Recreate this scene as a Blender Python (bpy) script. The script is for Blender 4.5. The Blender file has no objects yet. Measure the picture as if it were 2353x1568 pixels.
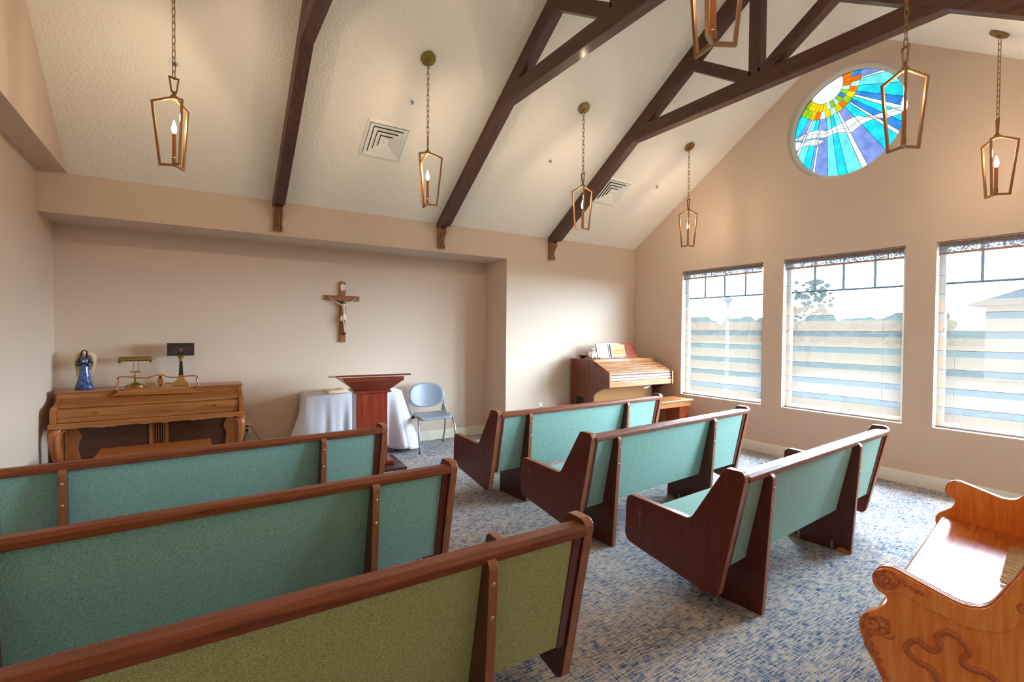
import bpy, bmesh, math, random
from mathutils import Vector, Matrix
random.seed(7)
sc = bpy.context.scene
COL = sc.collection
PI = math.pi
R = math.radians

# ------------------------------------------------------------------ camera
CAMZ = 1.58
FPX, YAW, PITCH, ROLL = 1138.2277, 0.5718, -0.0202, 0.0082
F = Vector((math.sin(YAW)*math.cos(PITCH), math.cos(YAW)*math.cos(PITCH), math.sin(PITCH)))
Rt = F.cross(Vector((0, 0, 1))).normalized()
Up = Rt.cross(F)
R2 = math.cos(ROLL)*Rt + math.sin(ROLL)*Up
U2 = -math.sin(ROLL)*Rt + math.cos(ROLL)*Up
cd = bpy.data.cameras.new('camera')
cam = bpy.data.objects.new('camera', cd)
COL.objects.link(cam)
cam.matrix_world = Matrix(((R2.x, U2.x, -F.x, 0), (R2.y, U2.y, -F.y, 0), (R2.z, U2.z, -F.z, CAMZ), (0, 0, 0, 1)))
cd.sensor_fit = 'HORIZONTAL'
cd.sensor_width = 36
cd.lens = FPX/2353*36
cd.clip_start = 0.05
sc.camera = cam

# ------------------------------------------------------------------ world, exposure
SKY = 130.0
w = bpy.data.worlds.new('world')
sc.world = w
w.use_nodes = True
nt = w.node_tree
bg = nt.nodes['Background']
tc = nt.nodes.new('ShaderNodeTexCoord')
sx = nt.nodes.new('ShaderNodeSeparateXYZ')
rp = nt.nodes.new('ShaderNodeValToRGB')
nt.links.new(tc.outputs['Generated'], sx.inputs[0])
nt.links.new(sx.outputs['Z'], rp.inputs[0])
# pale hazy horizon below a bright high overcast
for k, (pos, c, v) in enumerate(((0.0, (0.66, 0.85, 1.0), 0.45), (0.42, (0.64, 0.84, 1.0), 0.40), (0.62, (0.62, 0.81, 1.0), 0.26), (1.0, (0.60, 0.79, 1.0), 0.24))):
    e = rp.color_ramp.elements[k] if k < 2 else rp.color_ramp.elements.new(pos)
    e.position = pos
    e.color = (c[0]*v, c[1]*v, c[2]*v, 1)
nt.links.new(rp.outputs[0], bg.inputs[0])
bg.inputs[1].default_value = SKY
sun = bpy.data.lights.new('sun', 'SUN')
sun.energy = 2.5
sun.angle = R(0.6)
sun.color = (1.0, 0.95, 0.86)
so = bpy.data.objects.new('sun', sun)
COL.objects.link(so)
so.rotation_euler = Vector((0.50, 0.05, 0.86)).to_track_quat('Z', 'Y').to_euler()
sc.view_settings.view_transform = 'Standard'
sc.view_settings.look = 'None'
sc.view_settings.gamma = 1
sc.view_settings.exposure = 0.56
sc.view_settings.use_curve_mapping = False
sc.cycles.use_denoising = True
sc.cycles.max_bounces = 10
sc.cycles.diffuse_bounces = 6
sc.cycles.transparent_max_bounces = 16
sc.cycles.sample_clamp_indirect = 6
sc.cycles.caustics_reflective = False
sc.cycles.caustics_refractive = False
BULB_W = 8.5

# ------------------------------------------------------------------ room numbers
YF, XR, ZS, ZF, YA, XA, XL, XB = 5.9957, 6.3306, 2.9805, 2.6109, 6.609, 3.759, -1.166, -0.957
YR, ZR = 2.8245, 5.0637
YB = 2*YR - YF
SL = (ZR-ZS)/(YF-YR)
TH = math.atan(SL)

# ------------------------------------------------------------------ materials
def srgb(r, g, b):
    f = lambda c: (c/255/12.92) if c/255 <= 0.04045 else ((c/255+0.055)/1.055)**2.4
    return (f(r), f(g), f(b), 1)

def mat(name, col, rough=0.5, metal=0.0, bump=None, emis=None, spec=0.5, coat=0.0, sub=None):
    m = bpy.data.materials.new(name)
    m.use_nodes = True
    n = m.node_tree
    p = n.nodes['Principled BSDF']
    p.inputs['Base Color'].default_value = col
    p.inputs['Roughness'].default_value = rough
    p.inputs['Metallic'].default_value = metal
    p.inputs['Specular IOR Level'].default_value = spec
    p.inputs['Coat Weight'].default_value = coat
    p.inputs['Coat Roughness'].default_value = 0.12
    if emis:
        p.inputs['Emission Color'].default_value = emis[0]
        p.inputs['Emission Strength'].default_value = emis[1]
    if bump:
        t = n.nodes.new('ShaderNodeTexCoord')
        z = n.nodes.new('ShaderNodeTexNoise')
        z.inputs['Scale'].default_value = bump[0]
        z.inputs['Detail'].default_value = 3
        b = n.nodes.new('ShaderNodeBump')
        b.inputs['Strength'].default_value = bump[1]
        b.inputs['Distance'].default_value = bump[2]
        n.links.new(t.outputs['Object'], z.inputs['Vector'])
        n.links.new(z.outputs['Fac'], b.inputs['Height'])
        n.links.new(b.outputs[0], p.inputs['Normal'])
    return m

def wood(name, c1, c2, axis='x', rough=0.35, scale=9.0, coat=0.25, stretch=14.0, spec=0.5):
    m = mat(name, c1, rough, coat=coat, spec=spec)
    n = m.node_tree
    p = n.nodes['Principled BSDF']
    t = n.nodes.new('ShaderNodeTexCoord')
    mp = n.nodes.new('ShaderNodeMapping')
    s = {'x': (1/stretch, 1, 1), 'y': (1, 1/stretch, 1), 'z': (1, 1, 1/stretch)}[axis]
    mp.inputs['Scale'].default_value = [scale*k*2.2 for k in s]
    z = n.nodes.new('ShaderNodeTexNoise')
    z.inputs['Scale'].default_value = 2.2
    z.inputs['Detail'].default_value = 6
    z.inputs['Roughness'].default_value = 0.62
    z.inputs['Distortion'].default_value = 0.6
    r = n.nodes.new('ShaderNodeValToRGB')
    r.color_ramp.elements[0].position = 0.34
    r.color_ramp.elements[0].color = c1
    r.color_ramp.elements[1].position = 0.66
    r.color_ramp.elements[1].color = c2
    n.links.new(t.outputs['Object'], mp.inputs[0])
    n.links.new(mp.outputs[0], z.inputs['Vector'])
    n.links.new(z.outputs['Fac'], r.inputs[0])
    n.links.new(r.outputs[0], p.inputs['Base Color'])
    return m

def fabric(name, c1, c2, c3, scale=260):
    m = mat(name, c1, 0.9, spec=0.15)
    n = m.node_tree
    p = n.nodes['Principled BSDF']
    t = n.nodes.new('ShaderNodeTexCoord')
    z = n.nodes.new('ShaderNodeTexNoise')
    z.inputs['Scale'].default_value = scale
    z.inputs['Detail'].default_value = 2
    r = n.nodes.new('ShaderNodeValToRGB')
    e = r.color_ramp.elements
    e[0].position, e[0].color = 0.36, c2
    e[1].position, e[1].color = 0.72, c3
    k = e.new(0.5); k.color = c1
    b = n.nodes.new('ShaderNodeBump')
    b.inputs['Strength'].default_value = 0.35
    b.inputs['Distance'].default_value = 0.002
    n.links.new(t.outputs['Object'], z.inputs['Vector'])
    n.links.new(z.outputs['Fac'], r.inputs[0])
    n.links.new(r.outputs[0], p.inputs['Base Color'])
    n.links.new(z.outputs['Fac'], b.inputs['Height'])
    n.links.new(b.outputs[0], p.inputs['Normal'])
    return m

WALL = mat('wall_paint', srgb(212, 191, 173), 0.75, bump=(160, 0.25, 0.004), spec=0.25)
CEIL = mat('ceiling_paint', srgb(244, 239, 228), 0.85, bump=(38, 0.75, 0.012), spec=0.2)
WHITE = mat('white_paint', srgb(236, 236, 230), 0.45)
TRIM = mat('cream_trim', srgb(232, 226, 208), 0.4)
PEWX = wood('pew_wood_along', srgb(104, 50, 27), srgb(140, 74, 42), 'x', 0.44, 10, coat=0.04, spec=0.3)
PEWZ = wood('pew_wood_upright', srgb(82, 30, 17), srgb(104, 42, 23), 'z', 0.32, 8, coat=0.2)
PEWD = wood('pew_wood_support', srgb(70, 28, 20), srgb(92, 40, 28), 'z', 0.36, 8, coat=0.15)
TEAL = fabric('pew_fabric', srgb(140, 180, 170), srgb(112, 154, 146), srgb(172, 206, 200))
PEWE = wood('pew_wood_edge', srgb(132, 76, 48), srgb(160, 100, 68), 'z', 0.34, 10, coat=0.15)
WARMTINT = fabric('pew_fabric_warm_tint', srgb(172, 172, 116), srgb(144, 146, 94), srgb(198, 198, 146), 260)  # pew green with the olive tint of warm lamplight put into the cloth colour
BOLT = mat('bolt_bronze', srgb(190, 150, 120), 0.3, 0.6)
SCRATCH = mat('engraving', srgb(158, 112, 86), 0.6)
TRUSSY = wood('truss_wood_along', srgb(62, 36, 26), srgb(92, 57, 42), 'y', 0.5, 7, coat=0.1)
TRUSSZ = wood('truss_wood_upright', srgb(62, 36, 26), srgb(92, 57, 42), 'z', 0.5, 7, coat=0.1)
CORB = wood('corbel_wood', srgb(104, 58, 34), srgb(160, 104, 70), 'z', 0.25, 10, coat=0.6)
BRASS = mat('brushed_brass', srgb(156, 118, 84), 0.34, 0.85)
BRASSD = mat('antique_brass', srgb(146, 120, 62), 0.36, 0.8)
CANDLE = mat('candle_sleeve', srgb(176, 112, 62), 0.45, 0.3)
BULB = mat('lit_bulb', (1, 0.9, 0.75, 1), 0.3, emis=((1.0, 0.74, 0.45, 1), 14))
PIANOX = wood('piano_wood_along', srgb(140, 82, 40), srgb(176, 112, 60), 'x', 0.32, 9)
PIANOZ = wood('piano_wood_upright', srgb(142, 78, 36), srgb(182, 108, 56), 'z', 0.32, 9)
PIANOD = wood('piano_wood_dark', srgb(72, 38, 22), srgb(96, 52, 30), 'x', 0.4, 8)
LECT = wood('lectern_cherry', srgb(124, 40, 22), srgb(162, 64, 38), 'z', 0.28, 8, coat=0.4)
LECTX = wood('lectern_cherry_along', srgb(104, 36, 22), srgb(138, 56, 34), 'x', 0.28, 8, coat=0.4)
DARKB = mat('dark_brown_board', srgb(72, 42, 40), 0.35, bump=(60, 0.1, 0.002))
ORGZ = wood('organ_walnut_upright', srgb(88, 38, 20), srgb(116, 54, 30), 'z', 0.3, 9)
ORGX = wood('organ_walnut_along', srgb(146, 90, 50), srgb(178, 122, 78), 'x', 0.22, 9)
ORGD = wood('organ_slat_dark', srgb(112, 72, 48), srgb(150, 104, 74), 'x', 0.2, 9)
ORGM = wood('organ_mahogany', srgb(124, 46, 28), srgb(158, 66, 36), 'x', 0.25, 9, coat=0.5)
ORGF = mat('organ_cloth', srgb(150, 102, 52), 0.8, bump=(300, 0.5, 0.002))
OAK = wood('golden_oak', srgb(236, 126, 38), srgb(252, 166, 78), 'z', 0.28, 10, coat=0.5, stretch=10)
OAKX = wood('golden_oak_seat', srgb(170, 84, 30), srgb(206, 120, 54), 'x', 0.26, 10, coat=0.08, spec=0.3, stretch=10)
OAKD = wood('carved_oak', srgb(170, 78, 28), srgb(214, 120, 54), 'z', 0.3, 26, coat=0.5, stretch=3)
CLOTH = mat('white_cloth', srgb(226, 226, 236), 0.85, bump=(500, 0.2, 0.001), spec=0.2)
PLASTIC = mat('grey_plastic', srgb(140, 150, 168), 0.4)
STEEL = mat('grey_steel', srgb(150, 154, 164), 0.35, 0.7)
BLACK = mat('black_plastic', srgb(22, 20, 22), 0.4)
GOLD = mat('gold_paint', srgb(190, 150, 70), 0.32, 0.6)
IVORY = mat('ivory_resin', srgb(226, 212, 176), 0.5)
SKIN = mat('painted_skin', srgb(222, 184, 156), 0.55)
PSKIN = mat('carved_pale_skin', srgb(206, 184, 158), 0.5)
HAIR = mat('painted_hair', srgb(52, 28, 20), 0.5)
BLUE = mat('glazed_blue', srgb(20, 36, 110), 0.15, bump=(40, 0.6, 0.01), coat=0.8)
def marble(m, c1, c2):
    n = m.node_tree
    t = n.nodes.new('ShaderNodeTexCoord'); z = n.nodes.new('ShaderNodeTexNoise'); z.inputs['Scale'].default_value = 28; z.inputs['Detail'].default_value = 5; z.inputs['Distortion'].default_value = 1.5
    rr = n.nodes.new('ShaderNodeValToRGB'); rr.color_ramp.elements[0].position = 0.42; rr.color_ramp.elements[0].color = c1; rr.color_ramp.elements[1].position = 0.66; rr.color_ramp.elements[1].color = c2
    n.links.new(t.outputs['Object'], z.inputs['Vector']); n.links.new(z.outputs['Fac'], rr.inputs[0]); n.links.new(rr.outputs[0], n.nodes['Principled BSDF'].inputs['Base Color'])
marble(BLUE, srgb(12, 24, 84), srgb(64, 120, 196))
BLUED = mat('glazed_navy', srgb(24, 30, 60), 0.2, coat=0.6)
CROSSW = wood('cross_wood_z', srgb(122, 66, 36), srgb(160, 94, 56), 'z', 0.4, 12)
CROSSX = wood('cross_wood_x', srgb(118, 64, 36), srgb(156, 92, 56), 'x', 0.4, 12)
COPPER = mat('hammered_copper', srgb(196, 122, 78), 0.3, 0.9, bump=(60, 1.0, 0.01))
CHERUB = mat('white_resin', srgb(240, 240, 238), 0.4)
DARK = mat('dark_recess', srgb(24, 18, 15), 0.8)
FRINGE = mat('tan_fringe', srgb(196, 158, 98), 0.9)
THROW = mat('mauve_throw', srgb(92, 58, 62), 0.9, bump=(200, 0.4, 0.003))
PAGE = mat('book_pages', srgb(214, 186, 130), 0.6)
BOOKC = mat('book_cover', srgb(220, 214, 216), 0.5)
GRASS = mat('lawn', (0.0044, 0.0056, 0.0044, 1), 0.95, spec=0)
PAVE = mat('pale_paving', (0.0105, 0.0105, 0.0108, 1), 0.9, spec=0)
LEAF = mat('tree_leaves', (0.006, 0.0078, 0.0062, 1), 0.9, spec=0, bump=(3, 1, 0.3))
BARK = mat('tree_bark', (0.006, 0.005, 0.005, 1), 0.9, spec=0)
STUCCO = mat('stucco', (0.017, 0.015, 0.014, 1), 0.9, spec=0)
ROOFT = mat('roof_tiles', (0.005, 0.005, 0.006, 1), 0.9, spec=0)
POST = mat('post_white', (0.02, 0.02, 0.022, 1), 0.9, spec=0)

def carpet():
    m = mat('carpet', srgb(170, 160, 150), 0.95, spec=0.1)
    n = m.node_tree
    p = n.nodes['Principled BSDF']
    t = n.nodes.new('ShaderNodeTexCoord')
    def noise(sc_, det, scale=1.0, rough=0.6):
        mp = n.nodes.new('ShaderNodeMapping')
        mp.inputs['Scale'].default_value = sc_
        z = n.nodes.new('ShaderNodeTexNoise')
        z.inputs['Scale'].default_value = scale
        z.inputs['Detail'].default_value = det
        z.inputs['Roughness'].default_value = rough
        n.links.new(t.outputs['Object'], mp.inputs[0])
        n.links.new(mp.outputs[0], z.inputs['Vector'])
        return z.outputs['Fac']
    def math_(op, a, b):
        k = n.nodes.new('ShaderNodeMath')
        k.operation = op
        for i, v in enumerate((a, b)):
            if isinstance(v, (int, float)):
                k.inputs[i].default_value = v
            else:
                n.links.new(v, k.inputs[i])
        return k.outputs[0]
    a = noise((15, 125, 1), 2)
    b = noise((125, 17, 1), 2)
    c = noise((2.4, 2.8, 1), 2)
    d = noise((14, 18, 1), 2)
    s = math_('ADD', math_('MULTIPLY', a, 0.44), math_('MULTIPLY', b, 0.30))
    s = math_('ADD', s, math_('MULTIPLY', d, 0.14))
    s = math_('ADD', s, math_('MULTIPLY', c, 0.12))
    r = n.nodes.new('ShaderNodeValToRGB')
    e = r.color_ramp.elements
    e[0].position, e[0].color = 0.39, srgb(52, 66, 92)
    e[1].position, e[1].color = 0.62, srgb(212, 204, 194)
    for pos, cc in ((0.44, srgb(96, 118, 150)), (0.48, srgb(148, 154, 166)), (0.52, srgb(188, 180, 172))):
        k = e.new(pos)
        k.color = cc
    n.links.new(s, r.inputs[0])
    n.links.new(r.outputs[0], p.inputs['Base Color'])
    bb = n.nodes.new('ShaderNodeBump')
    bb.inputs['Strength'].default_value = 0.4
    bb.inputs['Distance'].default_value = 0.004
    n.links.new(s, bb.inputs['Height'])
    n.links.new(bb.outputs[0], p.inputs['Normal'])
    return m
CARPET = carpet()

def sheer(name, tcol, dcol, mix, scale=None, tl=None, df=0.45):
    """thin cloth: part see-through, part translucent"""
    m = bpy.data.materials.new(name)
    m.use_nodes = True
    n = m.node_tree
    n.nodes.clear()
    o = n.nodes.new('ShaderNodeOutputMaterial')
    a = n.nodes.new('ShaderNodeBsdfTransparent'); a.inputs[0].default_value = tcol
    b = n.nodes.new('ShaderNodeBsdfTranslucent'); b.inputs[0].default_value = tl or dcol
    d = n.nodes.new('ShaderNodeBsdfDiffuse'); d.inputs[0].default_value = dcol
    x1 = n.nodes.new('ShaderNodeMixShader'); x1.inputs[0].default_value = df
    x2 = n.nodes.new('ShaderNodeMixShader'); x2.inputs[0].default_value = mix
    n.links.new(b.outputs[0], x1.inputs[1]); n.links.new(d.outputs[0], x1.inputs[2])
    n.links.new(a.outputs[0], x2.inputs[1]); n.links.new(x1.outputs[0], x2.inputs[2])
    n.links.new(x2.outputs[0], o.inputs[0])
    if scale:
        t = n.nodes.new('ShaderNodeTexCoord')
        z = n.nodes.new('ShaderNodeTexNoise'); z.inputs['Scale'].default_value = scale; z.inputs['Detail'].default_value = 4
        r = n.nodes.new('ShaderNodeValToRGB')
        r.color_ramp.elements[0].position = 0.42; r.color_ramp.elements[0].color = (mix-0.35,)*3+(1,)
        r.color_ramp.elements[1].position = 0.6; r.color_ramp.elements[1].color = (mix+0.2,)*3+(1,)
        n.links.new(t.outputs['Object'], z.inputs['Vector']); n.links.new(z.outputs['Fac'], r.inputs[0]); n.links.new(r.outputs[0], x2.inputs[0])
    return m
SHEER = sheer('shade_sheer', (0.93, 0.95, 0.96, 1), srgb(240, 240, 236), 0.022)
SHEER2 = sheer('shade_pleat', (0.95, 0.80, 0.70, 1), srgb(252, 198, 160), 0.065)
LACE = sheer('shade_valance', (0.5, 0.52, 0.55, 1), srgb(200, 176, 160), 0.9, 60, tl=(0.34, 0.35, 0.37, 1), df=0.3)
HEM = mat('shade_hem', srgb(168, 134, 118), 0.8)
SEAM = sheer('shade_seam', (0.05, 0.06, 0.07, 1), srgb(236, 232, 226), 0.8, tl=(0.27, 0.265, 0.26, 1))

def clearglass(name, tint=(0.97, 0.99, 1, 1), g=0.06):
    m = bpy.data.materials.new(name)
    m.use_nodes = True
    n = m.node_tree
    n.nodes.clear()
    o = n.nodes.new('ShaderNodeOutputMaterial')
    a = n.nodes.new('ShaderNodeBsdfTransparent'); a.inputs[0].default_value = tint
    b = n.nodes.new('ShaderNodeBsdfGlossy'); b.inputs['Roughness'].default_value = 0.03
    x = n.nodes.new('ShaderNodeMixShader'); x.inputs[0].default_value = g
    n.links.new(a.outputs[0], x.inputs[1]); n.links.new(b.outputs[0], x.inputs[2]); n.links.new(x.outputs[0], o.inputs[0])
    return m
GLASS = clearglass('window_glass')
def stain(name, c, k=1.0, var=0.0):
    m = bpy.data.materials.new(name)
    m.use_nodes = True
    n = m.node_tree
    n.nodes.clear()
    o = n.nodes.new('ShaderNodeOutputMaterial')
    a = n.nodes.new('ShaderNodeBsdfTransparent')
    b = n.nodes.new('ShaderNodeBsdfTranslucent')
    x = n.nodes.new('ShaderNodeMixShader'); x.inputs[0].default_value = 0.12
    n.links.new(a.outputs[0], x.inputs[1]); n.links.new(b.outputs[0], x.inputs[2]); n.links.new(x.outputs[0], o.inputs[0])
    t = n.nodes.new('ShaderNodeTexCoord')
    z = n.nodes.new('ShaderNodeTexNoise'); z.inputs['Scale'].default_value = 9; z.inputs['Detail'].default_value = 5
    r = n.nodes.new('ShaderNodeValToRGB')
    r.color_ramp.elements[0].position = 0.35; r.color_ramp.elements[0].color = tuple(min(1, v*k*0.8) for v in c[:3])+(1,)
    r.color_ramp.elements[1].position = 0.7; r.color_ramp.elements[1].color = tuple(min(1, v*k*1.3) for v in c[:3])+(1,)
    n.links.new(t.outputs['Object'], z.inputs['Vector']); n.links.new(z.outputs['Fac'], r.inputs[0])
    n.links.new(r.outputs[0], a.inputs[0]); n.links.new(r.outputs[0], b.inputs[0])
    return m
def gcol(a, b, c):
    """dense leaded glass: transmittance for each kind"""
    q = srgb(a, b, c)
    return (q[0]/44, q[1]/54, q[2]/63)
ST = {k: stain('glass_'+k, gcol(*c)) for k, c in dict(
    cyan=(40, 222, 240), aqua=(120, 240, 246), blue=(60, 140, 225), slate=(134, 156, 226), white=(252, 252, 250),
    orange=(255, 120, 12), yellow=(250, 212, 20), lime=(160, 206, 40), pale=(196, 244, 232)).items()}
LEAD = mat('lead_came', srgb(20, 110, 160), 0.5, 0.2)

# ------------------------------------------------------------------ mesh builder
class MB:
    def __init__(self):
        self.v, self.f, self.mi = [], [], []
    def add(self, vs, fs, mi=0):
        o = len(self.v)
        self.v += [tuple(p) for p in vs]
        self.f += [tuple(i+o for i in q) for q in fs]
        self.mi += [mi]*len(fs)
        return self
    def box(self, x0, x1, y0, y1, z0, z1, mi=0):
        v = [(x, y, z) for z in (z0, z1) for y in (y0, y1) for x in (x0, x1)]
        return self.add(v, [(0, 2, 3, 1), (4, 5, 7, 6), (0, 1, 5, 4), (2, 6, 7, 3), (0, 4, 6, 2), (1, 3, 7, 5)], mi)
    def prism(self, poly, axis, a, b, mi=0):
        """poly of 2D points; axis 'x': (y,z), 'y': (x,z), 'z': (x,y)"""
        n = len(poly)
        def P(p, t):
            return {'x': (t, p[0], p[1]), 'y': (p[0], t, p[1]), 'z': (p[0], p[1], t)}[axis]
        v = [P(p, a) for p in poly]+[P(p, b) for p in poly]
        f = [tuple(range(n))[::-1], tuple(range(n, 2*n))]+[(i, (i+1) % n, n+(i+1) % n, n+i) for i in range(n)]
        return self.add(v, f, mi)
    def tube(self, path, r, n=8, closed=False, flat=None, caps=True, mi=0):
        """r: radius or list; flat=(ru, rv, normal) squashed section keeping v along normal"""
        P = [Vector(p) for p in path]
        k = len(P)
        rs = r if isinstance(r, (list, tuple)) else [r]*k
        vs = []
        prev = None
        for i, p in enumerate(P):
            if closed:
                t = (P[(i+1) % k]-P[i-1])
            else:
                t = (P[min(i+1, k-1)]-P[max(i-1, 0)])
            t.normalize()
            if flat:
                nv = Vector(flat[2]).normalized()
                u = t.cross(nv).normalized()
                ru, rv = flat[0]*rs[i], flat[1]*rs[i]
            else:
                if prev is None:
                    u = t.cross(Vector((0, 0, 1)) if abs(t.z) < 0.9 else Vector((1, 0, 0))).normalized()
                else:
                    u = (prev-t*prev.dot(t)).normalized()
                nv = t.cross(u)
                ru = rv = rs[i]
            prev = u
            for j in range(n):
                a = 2*PI*(j+0.5)/n
                vs.append(p+u*ru*math.cos(a)+nv*rv*math.sin(a))
        fs = []
        for i in range(k if closed else k-1):
            for j in range(n):
                a, b = i*n+j, i*n+(j+1) % n
                c, d = ((i+1) % k)*n+(j+1) % n, ((i+1) % k)*n+j
                fs.append((a, b, c, d))
        if not closed and caps:
            fs += [tuple(range(n))[::-1], tuple(range((k-1)*n, k*n))]
        return self.add(vs, fs, mi)
    def lathe(self, prof, c=(0, 0, 0), n=20, sxy=(1, 1), M=None, mi=0, wob=None):
        vs = []
        for q, (r, z) in enumerate(prof):
            for j in range(n):
                a = 2*PI*j/n
                rr = r*(wob(a, z) if wob else 1)
                p = Vector((rr*math.cos(a)*sxy[0], rr*math.sin(a)*sxy[1], z))
                if M: p = M @ p
                vs.append(p+Vector(c))
        fs = []
        for i in range(len(prof)-1):
            for j in range(n):
                fs.append((i*n+j, i*n+(j+1) % n, (i+1)*n+(j+1) % n, (i+1)*n+j))
        fs += [tuple(range(n))[::-1], tuple(range((len(prof)-1)*n, len(prof)*n))]
        return self.add(vs, fs, mi)
    def ball(self, c, r, n=12, mi=0, M=None):
        if not isinstance(r, (tuple, list)): r = (r, r, r)
        prof = [(math.sin(PI*i/n), -math.cos(PI*i/n)) for i in range(n+1)]
        vs = []
        for q, (rr, z) in enumerate(prof):
            for j in range(n):
                a = 2*PI*j/n
                p = Vector((max(rr, 0.01)*math.cos(a)*r[0], max(rr, 0.01)*math.sin(a)*r[1], z*r[2]))
                if M: p = M @ p
                vs.append(p+Vector(c))
        fs = [(i*n+j, i*n+(j+1) % n, (i+1)*n+(j+1) % n, (i+1)*n+j) for i in range(n) for j in range(n)]
        fs += [tuple(range(n))[::-1], tuple(range(n*n, n*n+n))]
        return self.add(vs, fs, mi)
    def xf(self, M):
        self.v = [tuple(M @ Vector(p)) for p in self.v]
        return self
    def build(self, name, m, parent=None, bevel=0, smooth=False, seg=2, angle=35, loc=None):
        me = bpy.data.meshes.new(name)
        vs = self.v
        if loc is not None:
            vs = [(p[0]-loc[0], p[1]-loc[1], p[2]-loc[2]) for p in vs]
        me.from_pydata(vs, [], self.f)
        ms = m if isinstance(m, (list, tuple)) else [m]
        for k in ms: me.materials.append(k)
        if len(ms) > 1:
            for p, i in zip(me.polygons, self.mi): p.material_index = i
        bm = bmesh.new(); bm.from_mesh(me)
        bmesh.ops.recalc_face_normals(bm, faces=bm.faces)
        bm.to_mesh(me); bm.free()
        o = bpy.data.objects.new(name, me)
        COL.objects.link(o)
        if loc is not None: o.location = loc
        if parent: o.parent = parent
        if smooth:
            for p in me.polygons: p.use_smooth = True
            if hasattr(me, 'set_sharp_from_angle'): me.set_sharp_from_angle(angle=R(angle))
        if bevel:
            b = o.modifiers.new('bevel', 'BEVEL')
            b.width = bevel; b.segments = seg; b.limit_method = 'ANGLE'; b.angle_limit = R(30)
            b.harden_normals = False
        return o

def box(*a): return MB().box(*a)

def tag(o, label=None, cat=None, group=None, kind=None):
    if label: o['label'] = label
    if cat: o['category'] = cat
    if group: o['group'] = group
    if kind: o['kind'] = kind
    return o

def thing(name, label, cat, loc=(0, 0, 0), rz=0, group=None):
    o = bpy.data.objects.new(name, None)
    COL.objects.link(o)
    o.empty_display_size = 0.1
    o.location = loc
    o.rotation_euler = (0, 0, rz)
    return tag(o, label, cat, group)

def struct(mb, name, m, **k):
    o = mb.build(name, m, **k)
    o['kind'] = 'structure'
    return o

def copy_tree(o, parent=None):
    c = o.copy()
    COL.objects.link(c)
    if parent: c.parent = parent
    for ch in list(o.children):
        copy_tree(ch, c)
    return c

def fillet(poly, radii, seg=5):
    out = []
    n = len(poly)
    for i, p in enumerate(poly):
        r = radii[i]
        if r <= 0:
            out.append(tuple(p)); continue
        p = Vector(p); a = (Vector(poly[i-1])-p); b = (Vector(poly[(i+1) % n])-p)
        la, lb = a.length, b.length
        a.normalize(); b.normalize()
        ang = math.acos(max(-1, min(1, a.dot(b))))
        t = min(r/math.tan(ang/2), la*0.49, lb*0.49)
        r = t*math.tan(ang/2)
        c = p+(a+b).normalized()*(r/math.sin(ang/2))
        s = p+a*t; e = p+b*t
        a0 = math.atan2(s.y-c.y, s.x-c.x); a1 = math.atan2(e.y-c.y, e.x-c.x)
        d = (a1-a0+PI) % (2*PI)-PI
        for k in range(seg+1):
            q = a0+d*k/seg
            out.append((c.x+r*math.cos(q), c.y+r*math.sin(q)))
    return out

def smoothpath(pts, k=4, closed=False):
    P = [Vector(p) for p in pts]
    n = len(P); out = []
    rng = range(n if closed else n-1)
    for i in rng:
        if closed:
            a, b, c, d = P[i-1], P[i], P[(i+1) % n], P[(i+2) % n]
        else:
            a, b, c, d = P[max(i-1, 0)], P[i], P[i+1], P[min(i+2, n-1)]
        for j in range(k):
            t = j/k
            out.append(0.5*((2*b)+(c-a)*t+(2*a-5*b+4*c-d)*t*t+(3*b-a-3*c+d)*t**3))
    if not closed: out.append(P[-1])
    return out

# ------------------------------------------------------------------ room shell
struct(MB().box(XL-0.1, XR+0.16, YB-0.1, YA+0.1, -0.1, 0), 'floor', CARPET)
# front wall: right part, header over the alcove, alcove back
struct(MB().box(XA, XR, YF, YA+0.1, 0, ZS+0.02).box(XL, XA, YF, YA+0.1, ZF, ZS+0.02).box(XL-0.1, XA, YA, YA+0.1, 0, ZF), 'wall_front', WALL)
struct(MB().box(XL-0.1, XL, YB-0.1, YA+0.1, 0, ZS).prism([(YB, ZS), (YF, ZS), (YR, ZR)], 'x', XL-0.1, XB), 'wall_left', WALL)
struct(MB().box(XL-0.1, XR, YB-0.1, YB, 0, ZS), 'wall_back', WALL)
t = 0.12
struct(MB().prism([(YF+0.0, ZS), (YR, ZR), (YB, ZS), (YB-0.12, ZS), (YB-0.12, ZS+t), (YR, ZR+0.2), (YF+0.2, ZS+t), (YF+0.2, ZS)], 'x', XL-0.1, XR+0.0), 'ceiling', CEIL)
# window wall with three rectangular openings and one round opening
WT, WB = 2.5168, 0.6282
WINS = [(3.724, 5.008), (2.1685, 3.4535), (0.624, 1.909)]
cu = bpy.data.curves.new('gable', 'CURVE')
cu.dimensions = '2D'; cu.fill_mode = 'BOTH'; cu.extrude = 0.08
def spl(pts):
    s = cu.splines.new('POLY'); s.points.add(len(pts)-1)
    for q, p in zip(s.points, pts): q.co = (p[0], p[1], 0, 1)
    s.use_cyclic_u = True
spl([(YB-0.1, 0), (YA+0.1, 0), (YA+0.1, ZS), (YF+0.0, ZS), (YR, ZR), (YB, ZS), (YB-0.1, ZS)])
for a, b in WINS: spl([(a, WB), (b, WB), (b, WT), (a, WT)])
RC, RZ_, RR = 2.812, 4.037, 0.636
spl([(RC+RR*math.cos(2*PI*i/72), RZ_+RR*math.sin(2*PI*i/72)) for i in range(72)])
to = bpy.data.objects.new('tmp', cu)
COL.objects.link(to)
me = bpy.data.meshes.new_from_object(to.evaluated_get(bpy.context.evaluated_depsgraph_get()))
bpy.data.objects.remove(to)
wr = bpy.data.objects.new('wall_right', me)
COL.objects.link(wr)
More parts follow.
